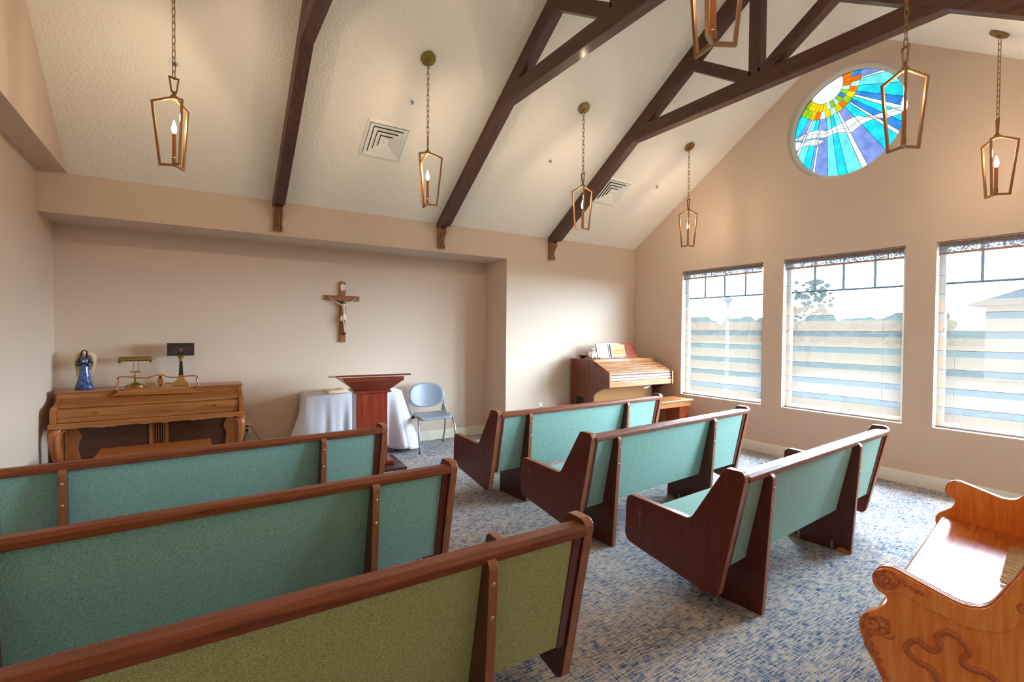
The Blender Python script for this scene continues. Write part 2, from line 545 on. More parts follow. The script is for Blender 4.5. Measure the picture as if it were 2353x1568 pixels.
me.materials.clear(); me.materials.append(WALL)
Mw = Matrix(((0, 0, 1, XR+0.08), (1, 0, 0, 0), (0, 1, 0, 0), (0, 0, 0, 1)))
me.transform(Mw)
wr['kind'] = 'structure'
# baseboards
BH = 0.136
struct(MB().box(XL, XA, YA-0.016, YA, 0, BH), 'baseboard_front', TRIM, bevel=0.005)
struct(MB().box(XA, XR, YF-0.016, YF, 0, BH).box(XA-0.016, XA, YF-0.016, YA-0.016, 0, BH), 'baseboard_alcove', TRIM, bevel=0.005)
struct(MB().prism(fillet([(XR, 0), (XR-0.03, 0), (XR-0.03, 0.135), (XR, 0.135)], [0, 0.004, 0.026, 0]), 'y', YB, YF-0.016), 'baseboard_right', WHITE, smooth=True)
struct(MB().box(XL, XL+0.016, YB, YA-0.016, 0, BH), 'baseboard_left', TRIM, bevel=0.005)

# ------------------------------------------------------------------ windows with sheer pleated shades
SEAMZ = [2.177-0.1895*i for i in range(8)]
for wi, (a, b) in enumerate(WINS):
    x0 = XR+0.10
    fr = MB()
    fr.box(x0, x0+0.05, a, a+0.05, WB, WT).box(x0, x0+0.05, b-0.05, b, WB, WT).box(x0, x0+0.05, a+0.05, b-0.05, WB, WB+0.05).box(x0, x0+0.05, a+0.05, b-0.05, WT-0.05, WT)
    o = struct(fr, 'window_%d' % (wi+1), WHITE)
    g = MB()
    zm = 2.10
    g.box(x0+0.015, x0+0.03, a+0.05, b-0.05, zm-0.012, zm+0.012)
    for k in (1, 2, 3):
        yy = a+(b-a)*k/4
        g.box(x0+0.016, x0+0.029, yy-0.012, yy+0.012, zm+0.012, WT-0.05)
    mu = g.build('muntins', ROOFT, o)
    p = MB().box(x0+0.02, x0+0.024, a+0.05, b-0.05, WB+0.05, WT-0.05).build('glass_pane', GLASS, o)
    # shade: a thing hanging in the recess
    which = ['nearest the organ', 'in the middle under the round stained glass', 'at the right edge of the photo'][wi]
    s = thing('window_shade', 'sheer white pleated fabric shade over the window '+which, 'window shade', (XR+0.045, (a+b)/2, WB+0.01), 0, 'sheer pleated shades on the three windows')
    y0, y1 = a+0.03-(a+b)/2, b-0.015-(a+b)/2
    zb = WB+0.01
    zz = [WT-0.03-zb]+[z-zb for z in SEAMZ]+[0.012]
    MB().box(0, 0.0015, y0, y1, 0.0, WT-0.02-zb).build('sheer_panel', SHEER, s)
    pl = MB()
    for i in range(2, len(zz)-1):
        top, bot = zz[i], zz[i+1]
        h = top-bot
        pl.add([(-0.004, y0, top-h*0.34), (-0.004, y1, top-h*0.34), (-0.012, y1, top-h*0.75), (-0.012, y0, top-h*0.75), (-0.004, y1, bot), (-0.004, y0, bot)], [(0, 1, 2, 3), (3, 2, 4, 5)])
    pl.build('pleats', SHEER2, s)
    sm = MB()
    for z in zz[1:-1]:
        sm.box(-0.010, -0.002, y0, y1, z-0.003, z+0.003)
    sm.build('seam_ribs', SEAM, s)
    v = MB().box(-0.030, -0.026, y0-0.012, y1, WT-0.115-zb, WT-0.012-zb)
    vo = v.build('valance', LACE, s)
    MB().box(-0.034, -0.024, y0-0.012, y1, WT-0.135-zb, WT-0.112-zb).build('hem_band', HEM, vo)
    MB().box(-0.034, 0.002, y0-0.012, y1, WT-0.016-zb, WT-0.004-zb).build('headrail', HEM, s)
    MB().box(-0.016, 0.004, y0, y1, 0.0, 0.018).build('bottom_bar', SEAM, s)
    MB().tube([(-0.014, y1-0.14, WT-0.2-zb), (-0.014, y1-0.14, 0.02)], 0.0016, 5).build('lift_cord', SEAM, s)
    MB().tube([(-0.014, y0+0.17, WT-0.2-zb), (-0.014, y0+0.17, 0.02)], 0.0016, 5).build('lift_cord', SEAM, s)
    cr = MB().tube([(-0.016, y1-0.05, WT-0.2-zb), (-0.016, y1-0.05, 1.0)], 0.0012, 5)
    cr.ball((-0.016, y1-0.05, 0.99), 0.008, 8)
    cr.build('pull_cord', BLACK if False else HEM, s)

# ------------------------------------------------------------------ round stained glass window
GR, GY, GZ, GX = 0.600, 2.803, 4.038, XR+0.10
ring = MB()
prof = [(RR-0.001, -0.005), (RR-0.035, -0.005), (GR+0.012, 0.012), (GR-0.012, 0.014), (GR-0.012, 0.04), (RR-0.001, 0.04)]
n = 72
vs = []
for i in range(n):
    a = 2*PI*i/n
    for (r, d) in prof: vs.append((GX-0.02+d, RC+r*math.cos(a), RZ_+r*math.sin(a)))
k = len(prof)
ring.add(vs, [(i*k+j, i*k+(j+1) % k, ((i+1) % n)*k+(j+1) % k, ((i+1) % n)*k+j) for i in range(n) for j in range(k)])
rw = struct(ring, 'window_4', WHITE, smooth=True)
SY, SZ = 3.035, 4.545   # centre of the sun in the glass
def clipc(poly, cy=GY, cz=GZ, r=GR, inside=True, n=96):
    """clip polygon to the disc"""
    out = poly
    for i in range(n):
        a = 2*PI*i/n
        nx, ny = math.cos(a), math.sin(a)
        d = nx*cy+ny*cz+r
        res = []
        for j in range(len(out)):
            p, q = out[j], out[(j+1) % len(out)]
            dp, dq = d-(nx*p[0]+ny*p[1]), d-(nx*q[0]+ny*q[1])
            if dp >= 0: res.append(p)
            if (dp >= 0) != (dq >= 0):
                s = dp/(dp-dq)
                res.append((p[0]+(q[0]-p[0])*s, p[1]+(q[1]-p[1])*s))
        out = res
        if len(out) < 3: return []
    return out
def dirang(p): return math.atan2(p[1]-SZ, p[0]-SY)
keys = list(ST.keys())
gl = MB(); lead = MB()
def came(path, w_=0.005):
    pts = []
    for p in path:
        if math.hypot(p[0]-GY, p[1]-GZ) <= GR: pts.append((GX-0.004, p[0], p[1]))
    if len(pts) > 1: lead.tube(pts, w_/2, 5)
def polar(r, a): return (SY+r*math.cos(a), SZ+r*math.sin(a))
# ray borders, counter-clockwise from lower-left round to upper-right (angles about the sun)
B = [R(x) for x in (-262, -238, -225, -214)]
seq = [(-232, 'blue'), (-205, 'cyan'), (-186, 'slate'), (-176, 'white'), (-173.5, 'aqua'), (-162, 'cyan'), (-152.5, 'blue'), (-147, 'white'), (-144, 'cyan'), (-139, 'blue'),
       (-134.5, 'white'), (-132.5, 'cyan'), (-124, 'slate'), (-113.5, 'white'), (-110.5, 'aqua'), (-103, 'cyan'), (-98, 'aqua'), (-92, 'slate'),
       (-83.5, 'white'), (-82, 'slate'), (-80, 'cyan'), (-74, 'aqua'), (-67, 'white'), (-64.5, 'slate'), (-58, 'cyan'), (-40, 'blue'), (0, None)]
for a0, _c in seq:
    came([polar(0.36+0.01*q, R(a0)) for q in range(0, 120)])
cols = ['orange', 'yellow', 'lime', 'orange', 'yellow', 'pale', 'lime', 'orange', 'yellow', 'pale', 'orange', 'lime', 'yellow', 'blue', 'orange', 'yellow', 'lime', 'pale']
rr_ = [0.187, 0.275, 0.368]
NA = 24
for lv in range(2):
    for i in range(NA):
        a0, a1 = R(-215+i*245/NA+lv*3), R(-215+(i+1)*245/NA+lv*3)
        r0, r1 = rr_[lv], rr_[lv+1]
        came([polar(r0+(r1-r0)*q/8, a0) for q in range(9)], 0.004)
came([polar(0.275, R(-215+q*3)) for q in range(82)], 0.004)
came([polar(0.368, R(-215+q*3)) for q in range(82)], 0.004)
came([polar(0.187, R(-215+q*3)) for q in range(82)], 0.005)
top = [(3.40, 4.041), (3.206, 4.074), (3.086, 4.055), (3.027, 4.025), (2.941, 4.043), (2.812, 4.069), (2.696, 4.087), (2.609, 4.046), (2.491, 4.033), (2.41, 4.041), (2.33, 4.04), (2.2, 4.016)]
bot = [(3.40, 4.019), (3.164, 3.977), (3.025, 3.948), (2.93, 3.963), (2.791, 3.927), (2.746, 3.917), (2.659, 3.967), (2.557, 3.989), (2.49, 3.985), (2.408, 3.961), (2.313, 3.959), (2.2, 3.965)]
def sm2(p, k=4): return [(v.x, v.y) for v in smoothpath([(a, b, 0) for a, b in p], k)]
T2, B2 = sm2(top), sm2(bot)
mid = sm2([((a[0]+b[0])/2, (a[1]+b[1])/2+0.012*math.sin(i*2.1)) for i, (a, b) in enumerate(zip(top, bot))])
c2t = sm2([(3.40, 4.010), (3.275, 3.966), (3.204, 3.976), (3.12, 3.955), (3.060, 3.92)])
c2b = sm2([(3.40, 3.880), (3.30, 3.905), (3.244, 3.910), (3.15, 3.885), (3.060, 3.90)])
for p in (T2, B2, c2t, c2b): came(p)
came(mid, 0.004)
def interp(P, y):
    for a, b in zip(P, P[1:]):
        if min(a[0], b[0]) <= y <= max(a[0], b[0]) and abs(a[0]-b[0]) > 1e-9:
            return a[1]+(b[1]-a[1])*(y-a[0])/(b[0]-a[0])
    return None
def colour_at(y, z):
    r = math.hypot(y-SY, z-SZ)
    if r < 0.187: return 'white'
    a = math.degrees(math.atan2(z-SZ, y-SY))
    if a > 30: a -= 360
    if r < 0.368:
        lv = 0 if r < 0.275 else 1
        i = int((a+215-lv*3)/(245/NA))
        return cols[(i*(5 if lv else 7)+lv*3) % len(cols)]
    t, b = interp(T2, y), interp(B2, y)
    if t is not None and b is not None and b <= z <= t: return 'white'
    t, b = interp(c2t, y), interp(c2b, y)
    if t is not None and b is not None and b <= z <= t: return 'white'
    c = seq[0][1]
    for a0, cc in seq:
        if a >= a0 and cc: c = cc
    return c
cell = 0.005
nn = int(2*GR/cell)
idx = {}
def vid(i, j):
    if (i, j) not in idx:
        y, z = -GR+i*cell, -GR+j*cell
        d = math.hypot(y, z)
        if d > GR: y, z = y*GR/d, z*GR/d
        idx[(i, j)] = len(gl.v)
        gl.v.append((GX, GY+y, GZ+z))
    return idx[(i, j)]
for i in range(nn):
    for j in range(nn):
        y, z = -GR+(i+0.5)*cell, -GR+(j+0.5)*cell
        if math.hypot(y, z) < GR+cell*0.3:
            gl.f.append((vid(i, j), vid(i+1, j), vid(i+1, j+1), vid(i, j+1)))
            gl.mi.append(keys.index(colour_at(GY+y, GZ+z)))
gl.build('stained_glass', [ST[k] for k in keys], rw)
lead.build('lead_came', LEAD, rw)

# ------------------------------------------------------------------ roof trusses and corbels
TW = 0.105
LO = 0.2
def truss(x0, label):
    t = thing('roof_truss', label, 'roof truss', (x0+TW/2, YF, 2.915), 0, 'dark timber roof trusses')
    ox, oy, oz = x0+TW/2, YF, 2.915
    def pr(poly, inset=0.0):
        return MB().prism([(p[0]-oy, p[1]-oz) for p in poly], 'x', -TW/2+inset, TW/2-inset)
    q = (2.915-ZS+LO)/SL
    yt = YF-(3.89-(ZS-LO))/SL
    raf = [(YF-0.002, ZS-0.003), (YR, ZR-0.004), (YR, ZR-LO), (YF-q, 2.915), (YF-0.002, 2.915)]
    pr(raf).build('rafter', TRUSSY, t, bevel=0.003)
    mir = lambda P, c=YR: [(2*c-p[0], p[1]) for p in P]
    pr(mir(raf)).build('rafter', TRUSSY, t, bevel=0.003)
    ym = 2*YR-yt
    yt2 = YF-(4.04-(ZS-LO))/SL
    pr([(yt, 3.89), (yt2, 4.04), (2*YR-yt2, 4.04), (ym, 3.89)]).build('tie_beam', TRUSSY, t, bevel=0.003)
    pc = 2.765
    pr([(pc-0.058, 4.04), (pc+0.058, 4.04), (pc+0.058, 4.85), (pc-0.058, 4.85)], 0.002).build('king_post', TRUSSZ, t, bevel=0.002)
    st = [(2.80, 4.075), (3.36, 4.440), (3.43, 4.47), (3.50, 4.42), (3.49, 4.392), (2.949, 4.041), (2.80, 4.041)]
    pr(st, 0.002).build('strut', TRUSSY, t, bevel=0.002)
    pr(mir(st, pc), 0.002).build('strut', TRUSSY, t, bevel=0.002)
    return t
truss(0.728, 'dark brown timber truss nearest the left wall, above the upright piano')
truss(2.671, 'dark brown timber truss in the middle, ending over the grey chair')
truss(4.483, 'dark brown timber truss nearest the windows, its king post in view')

def corbel(x0, label):
    t = thing('wall_corbel', label, 'corbel', (x0+TW/2, YF, 2.655), 0, 'carved scroll corbels under the trusses')
    side = [(-0.0, 0.0), (-0.045, 0.0), (-0.055, 0.02), (-0.05, 0.045), (-0.03, 0.055), (-0.032, 0.09), (-0.05, 0.14), (-0.085, 0.185), (-0.10, 0.215), (-0.095, 0.245), (-0.075, 0.257), (0, 0.257)]
    side = [(v.x, v.y) for v in smoothpath([(a, b, 0) for a, b in side], 3)]
    m = MB().prism(side, 'x', -0.046, 0.046)
    m.build('corbel_body', CORB, t, smooth=True)
    for i in range(4):
        xc = -0.036+i*0.024
        pth = [(xc, p[0]-0.001, p[1]) for p in side[3:-4]]
        MB().tube(pth, 0.0115, 8).build('scroll_rib', CORB, t, smooth=True)
    MB().box(-0.05, 0.05, -0.085, 0, 0.248, 0.2595).build('cap_plate', CORB, t, bevel=0.003)
corbel(0.728, 'fluted dark wood corbel under the truss nearest the left wall')
corbel(2.671, 'fluted dark wood corbel under the middle truss')
corbel(4.483, 'fluted dark wood corbel under the truss nearest the windows')

# ------------------------------------------------------------------ ceiling fittings
def slopeM(x, y, back=False):
    """frame on the sloped ceiling: X right, Y down the slope, Z into the room"""
    if not back:
        z = ZS+SL*(YF-y)
        X, Yv, N = Vector((1, 0, 0)), Vector((0, math.cos(TH), -math.sin(TH))), Vector((0, -math.sin(TH), -math.cos(TH)))
    else:
        z = ZR-SL*(YR-y)
        X, Yv, N = Vector((1, 0, 0)), Vector((0, -math.cos(TH), -math.sin(TH))), Vector((0, math.sin(TH), -math.cos(TH)))
    return Matrix(((X.x, Yv.x, N.x, x), (X.y, Yv.y, N.y, y), (X.z, Yv.z, N.z, z), (0, 0, 0, 1)))

def vent(x, y, label):
    t = thing('ceiling_vent', label, 'ceiling vent', (0, 0, 0), 0, 'square white ceiling vents')
    M = slopeM(x, y)
    t.matrix_world = M
    h = 0.235
    def ringm(a, b, z0, z1):
        """square ring from half-size a at height z0 to half-size b at z1, 2 mm thick"""
        m = MB()
        P = []
        for (s, z) in ((a, z0), (b, z1), (b, z1-0.0025), (a, z0-0.0025)):
            P.append([(-s, -s, z), (s, -s, z), (s, s, z), (-s, s, z)])
        vs = [p for q in P for p in q]
        fs = []
        for k in range(4):
            for j in range(4):
                fs.append((k*4+j, k*4+(j+1) % 4, ((k+1) % 4)*4+(j+1) % 4, ((k+1) % 4)*4+j))
        return m.add(vs, fs)
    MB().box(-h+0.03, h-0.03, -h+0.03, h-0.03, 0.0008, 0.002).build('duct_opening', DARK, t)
    ringm(h, h-0.035, 0.003, 0.016).build('frame', WHITE, t)
    for i in range(4):
        a = h-0.040-i*0.044
        ringm(a, a-0.040, 0.020, 0.004).build('louver', WHITE, t)
    c = 0.030
    MB().add([(-c, -c, 0.006), (c, -c, 0.006), (c, c, 0.006), (-c, c, 0.006), (0, 0, 0.022)], [(0, 1, 4), (1, 2, 4), (2, 3, 4), (3, 0, 4), (3, 2, 1, 0)]).build('centre_cap', WHITE, t)
vent(1.695, 5.121, 'large white square ceiling vent beside the pendant left of the middle truss')
vent(4.945, 5.135, 'white square ceiling vent just right of the truss nearest the windows')

def sprinkler(x, y, label, back=False):
    t = thing('fire_sprinkler', label, 'sprinkler', (0, 0, 0), 0, 'ceiling sprinkler heads')
    t.matrix_world = slopeM(x, y, back)
    MB().lathe([(0.042, 0.001), (0.042, 0.005), (0.034, 0.010), (0.026, 0.010), (0.022, 0.004)], n=24).build('escutcheon', WHITE, t, smooth=True)
    m = MB().lathe([(0.010, 0.004), (0.010, 0.016), (0.005, 0.018)], n=12)
    m.tube([(0.008, 0, 0.014), (0.010, 0, 0.024), (0, 0, 0.034)], 0.0016, 6).tube([(-0.008, 0, 0.014), (-0.010, 0, 0.024), (0, 0, 0.034)], 0.0016, 6)
    m.lathe([(0.014, 0.034), (0.014, 0.0355)], n=12)
    m.build('sprinkler_head', STEEL, t, smooth=True)
sprinkler(-0.115, 4.87, 'ceiling sprinkler head behind the chain of the leftmost pendant')
sprinkler(1.82, 4.69, 'ceiling sprinkler head just above the larger square vent')
sprinkler(3.70, 4.92, 'ceiling sprinkler head between the middle truss and the third pendant')
sprinkler(5.62, 4.92, 'ceiling sprinkler head right of the smaller vent, near the gable wall')
sprinkler(5.45, 2.62, 'ceiling sprinkler head near the ridge, above the round window', True)

# ------------------------------------------------------------------ pendant lanterns
def mitre_arm(ang, w_=0.008):
    """open bar outline: cap -> shoulder -> foot -> centre, square section"""
    c, s = math.cos(ang), math.sin(ang)
    P = [(0.012, 0.488), (0.130, 0.440), (0.086, 0.005), (0.004, 0.012)]
    m = MB()
    pts = [Vector((r*c, r*s, z)) for r, z in P]
    tan = Vector((-s, c, 0))
    # offset outline in the arm plane
    k = len(P)
    offs = []
    for i in range(k):
        p = Vector(P[i])
        d0 = (Vector(P[i])-Vector(P[i-1])).normalized() if i > 0 else (Vector(P[1])-Vector(P[0])).normalized()
        d1 = (Vector(P[i+1])-Vector(P[i])).normalized() if i < k-1 else d0
        n0 = Vector((-d0.y, d0.x)); n1 = Vector((-d1.y, d1.x))
        nn = (n0+n1).normalized()
        sc_ = w_/max(0.3, nn.dot(n0))
        offs.append(nn*sc_)
    vs = []
    for i in range(k):
        for (sg, tt) in ((1, 1), (1, -1), (-1, -1), (-1, 1)):
            q = Vector(P[i])+offs[i]*sg
            vs.append(Vector((q.x*c, q.x*s, q.y))+tan*0.0075*tt)
    fs = [(i*4+j, i*4+(j+1) % 4, (i+1)*4+(j+1) % 4, (i+1)*4+j) for i in range(k-1) for j in range(4)]
    fs += [(3, 2, 1, 0), tuple(range((k-1)*4, k*4))]
    return m.add(vs, fs)

def pendant(x, y, ang0, label, back=False, first=[None]):
    t = thing('pendant_lantern', label, 'pendant light', (x, y, 2.735), 0, 'open brass candle lanterns hanging on chains')
    for i in range(3):
        mitre_arm(R(ang0+120*i)).build('arm', BRASS, t, bevel=0.001)
    MB().lathe([(0.006, 0.472), (0.020, 0.474), (0.022, 0.478), (0.022, 0.500), (0.012, 0.508), (0.010, 0.520)], n=20).build('cap', BRASS, t, smooth=True)
    MB().lathe([(0.004, 0.0), (0.006, 0.012), (0.006, 0.022), (0.014, 0.024), (0.016, 0.060), (0.013, 0.064)], n=20).build('socket_cup', BRASS, t, smooth=True)
    MB().lathe([(0.0125, 0.062), (0.0125, 0.232), (0.008, 0.234)], n=20).build('candle_sleeve', CANDLE, t, smooth=True)
    MB().lathe([(0.008, 0.232), (0.011, 0.240), (0.0165, 0.262), (0.0155, 0.280), (0.009, 0.305), (0.003, 0.325), (0.001, 0.330)], n=16).build('bulb', BULB, t, smooth=True)
    # loop
    a = R(ang0-30)
    c, s = math.cos(a), math.sin(a)
    L = MB()
    q = [(-0.018, 0.524), (0.018, 0.524), (0.034, 0.632), (-0.034, 0.632)]
    qi = [(-0.012, 0.533), (0.012, 0.533), (0.025, 0.623), (-0.025, 0.623)]
    vs = []
    for tt in (-0.006, 0.006):
        for P in (q, qi):
            vs += [Vector((p[0]*c-tt*s, p[0]*s+tt*c, p[1])) for p in P]
    fs = []
    for j in range(4):
        k = (j+1) % 4
        fs += [(j, k, 4+k, 4+j), (8+j, 12+j, 12+k, 8+k), (j, 8+j, 8+k, k), (4+j, 4+k, 12+k, 12+j)]
    L.add(vs, fs).build('hanging_loop', BRASS, t)
    # chain
    zc = (ZS+SL*(YF-y) if not back else ZR-SL*(YR-y))-0.045-2.735
    ch = MB()
    n_ = int((zc-0.622)/0.046)
    pitch = (zc-0.622)/n_
    for i in range(n_):
        zb = 0.618+i*pitch
        hl = pitch+0.013
        pts = []
        aa = R(ang0)+(PI/2 if i % 2 else 0)
        for j in range(14):
            u = 2*PI*j/14
            px = 0.0105*max(-1, min(1, 1.5*math.cos(u)))
            pz = zb+hl/2+(hl/2)*math.copysign(abs(math.sin(u))**0.8, math.sin(u))
            pts.append((px*math.cos(aa), px*math.sin(aa), pz))
        ch.tube(pts, 0.0027, 6, closed=True)
    ch.build('chain', BRASSD, t, smooth=True)
    # canopy flush with the sloping ceiling
    M = slopeM(x, y, back)
    M = Matrix.Translation((-x, -y, -2.735)) @ M
    cn = MB().lathe([(0.068, 0.001), (0.068, 0.018), (0.062, 0.022), (0.012, 0.024), (0.010, 0.036)], n=32, M=M)
    hk = []
    tip = M @ Vector((0, 0, 0.030))
    cn.build('canopy', BRASSD, t, smooth=True, angle=14)
    MB().tube([tip, (0, 0, zc+0.006)], 0.004, 8).build('canopy_hook', BRASSD, t, smooth=True)
    l = bpy.data.lights.new('candle_light', 'POINT')
    l.energy = BULB_W
    l.color = (1.0, 0.77, 0.53)
    l.shadow_soft_size = 0.03
    lo = bpy.data.objects.new('candle_light', l)
    COL.objects.link(lo)
    lo.parent = t
    lo.location = (0, 0, 0.36)
    return t
pendant(-0.109, 4.31, 52, 'brass candle lantern at the far left, hanging above the piano')
pendant(1.83, 4.31, 93, 'brass candle lantern beside the large ceiling vent')
pendant(3.70, 4.30, 115, 'brass candle lantern in front of the truss nearest the windows')
pendant(5.585, 4.34, 100, 'brass candle lantern in the corner above the organ')
pendant(1.77, 1.27, 82, 'brass candle lantern close overhead, cut off by the top of the photo', True)
pendant(3.72, 1.30, 81, 'brass candle lantern overlapping the round stained glass window', True)
pendant(5.60, 1.31, 57, 'brass candle lantern at the far right over the windows', True)
pendant(-0.13, 1.27, 70, 'brass candle lantern nearest the rear left corner of the room', True)

# ------------------------------------------------------------------ pews
PANEL = fillet([(-0.132, 0.845), (-0.012, 0.845), (0.195, 0.508), (0.655, 0.535), (0.668, 0.235), (0.020, 0.115)], [0.035, 0.03, 0.05, 0.045, 0.06, 0.045])
SUPP = fillet([(-0.10, 0.0), (0.33, 0.0), (0.33, 0.345), (0.02, 0.345), (-0.085, 0.800), (-0.150, 0.800)], [0, 0, 0, 0, 0, 0.04])
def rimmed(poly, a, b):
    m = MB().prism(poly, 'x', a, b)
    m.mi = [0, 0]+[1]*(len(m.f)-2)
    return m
def pew(name, label, x, y, rot, L, s1, s2, group, brackets=(), chips=(), zs=1.0, FAB=None):
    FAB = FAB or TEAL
    t = thing(name, label, 'pew', (x, y, 0), R(rot), group)
    t.scale = (1, 1, zs)
    MB().prism([(0.0, 0.288), (-0.103, 0.79), (-0.058, 0.80), (0.05, 0.30)], 'x', 0.0, L).build('backrest', FAB, t, bevel=0.004)
    MB().prism(fillet([(-0.128, 0.782), (-0.130, 0.812), (-0.112, 0.826), (-0.045, 0.822), (-0.035, 0.782)], [0.006, 0.006, 0.008, 0.01, 0.004]), 'x', 0.0, L).build('top_rail', PEWX, t, smooth=True)
    for xa in (0.0, L-0.042):
        MB().prism([(-0.004, 0.285), (-0.110, 0.785), (-0.095, 0.785), (0.010, 0.285)], 'x', xa, xa+0.042).build('edge_strip', PEWZ, t, bevel=0.002)
    MB().prism(fillet([(0.03, 0.375), (0.03, 0.455), (0.535, 0.465), (0.545, 0.40), (0.52, 0.375)], [0.01, 0.02, 0.03, 0.02, 0.01]), 'x', 0.0, L).build('seat_cushion', FAB, t, smooth=True)
    MB().box(0, L, 0.04, 0.52, 0.345, 0.374).build('seat_board', PEWX, t, bevel=0.003)
    for sx_, xa in ((-1, -0.046), (1, L)):
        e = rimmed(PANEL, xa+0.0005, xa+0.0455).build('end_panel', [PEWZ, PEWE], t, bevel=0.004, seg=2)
        xo = xa+0.0005-0.0004 if sx_ < 0 else xa+0.0455
        c = MB().box(xo-0.0004, xo+0.0006, 0.545, 0.548, 0.335, 0.475).box(xo-0.0004, xo+0.0006, 0.51, 0.585, 0.435, 0.438)
        c.box(xo-0.0004, xo+0.0006, 0.585, 0.655, 0.327, 0.329)
        tag(c.build('engraved_cross', SCRATCH, e), 'thin pale incised cross')
    for i, s in enumerate((s1, s2)):
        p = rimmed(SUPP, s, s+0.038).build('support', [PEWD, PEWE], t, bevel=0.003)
        for zz in (0.72, 0.60):
            yy = -0.10-0.0625*zz
            Mb = Matrix.Translation((s+0.017, yy, zz)) @ Matrix.Rotation(R(93.5), 4, 'X')
            b = MB().lathe([(0.009, -0.001), (0.009, 0.003), (0.005, 0.006)], n=12, M=Mb)
            b.build('bolt', BOLT, p, smooth=True)
        for (w_, yy) in brackets:
            if w_ == i:
                m = MB().box(s-0.003, s-0.0002, yy-0.009, yy+0.009, 0, 0.06).box(s-0.03, s-0.0002, yy-0.009, yy+0.009, 0.0, 0.003)
                tag(m.build('floor_bracket', STEEL, p), 'small steel angle bracket')
        for (w_, yy) in chips:
            if w_ == i:
                poly = [(yy-0.045, 0.001), (yy+0.045, 0.001), (yy+0.04, 0.018), (yy+0.02, 0.028), (yy, 0.036), (yy-0.02, 0.024), (yy-0.04, 0.022)]
                tag(MB().prism(poly, 'x', s-0.0012, s-0.0002).build('chipped_edge', mat('chipped_wood', srgb(190, 120, 76), 0.8), p), 'pale chipped veneer')
    return t
GP = 'green upholstered pews facing the altar'
pew('pew', 'green upholstered pew at left, cloth tinted olive for warm lamplight, closest to the camera along the bottom edge', -0.88, 1.575, 0.0, 2.16, 0.34, 1.715, GP, FAB=WARMTINT)
pew('pew', 'green upholstered pew at left, between the closest one and the one by the piano', -0.939, 2.54, 2.0, 2.14, 0.30, 1.69, GP)
pew('pew', 'green upholstered pew at left, in the row nearest the piano', -0.907, 3.68, 3.3, 2.106, 0.28, 1.655, GP, zs=1.015)
pew('pew', 'teal upholstered pew at right, closest to the camera, beside the carved oak bench', 2.448, 1.622, 4.3, 2.14, 0.207, 1.492, GP, zs=1.008, brackets=((1, 0.25), (1, 0.02)), chips=((1, -0.05), (1, 0.30)))
pew('pew', 'teal upholstered pew at right, middle one of its three rows', 2.36, 2.708, 4.7, 2.11, 0.21, 1.49, GP, zs=1.03, brackets=((1, 0.20),), chips=((1, 0.29),))
pew('pew', 'teal upholstered pew at right, in the row nearest the organ', 2.28, 3.83, 3.0, 2.19, 0.292, 1.62, GP, zs=1.035)

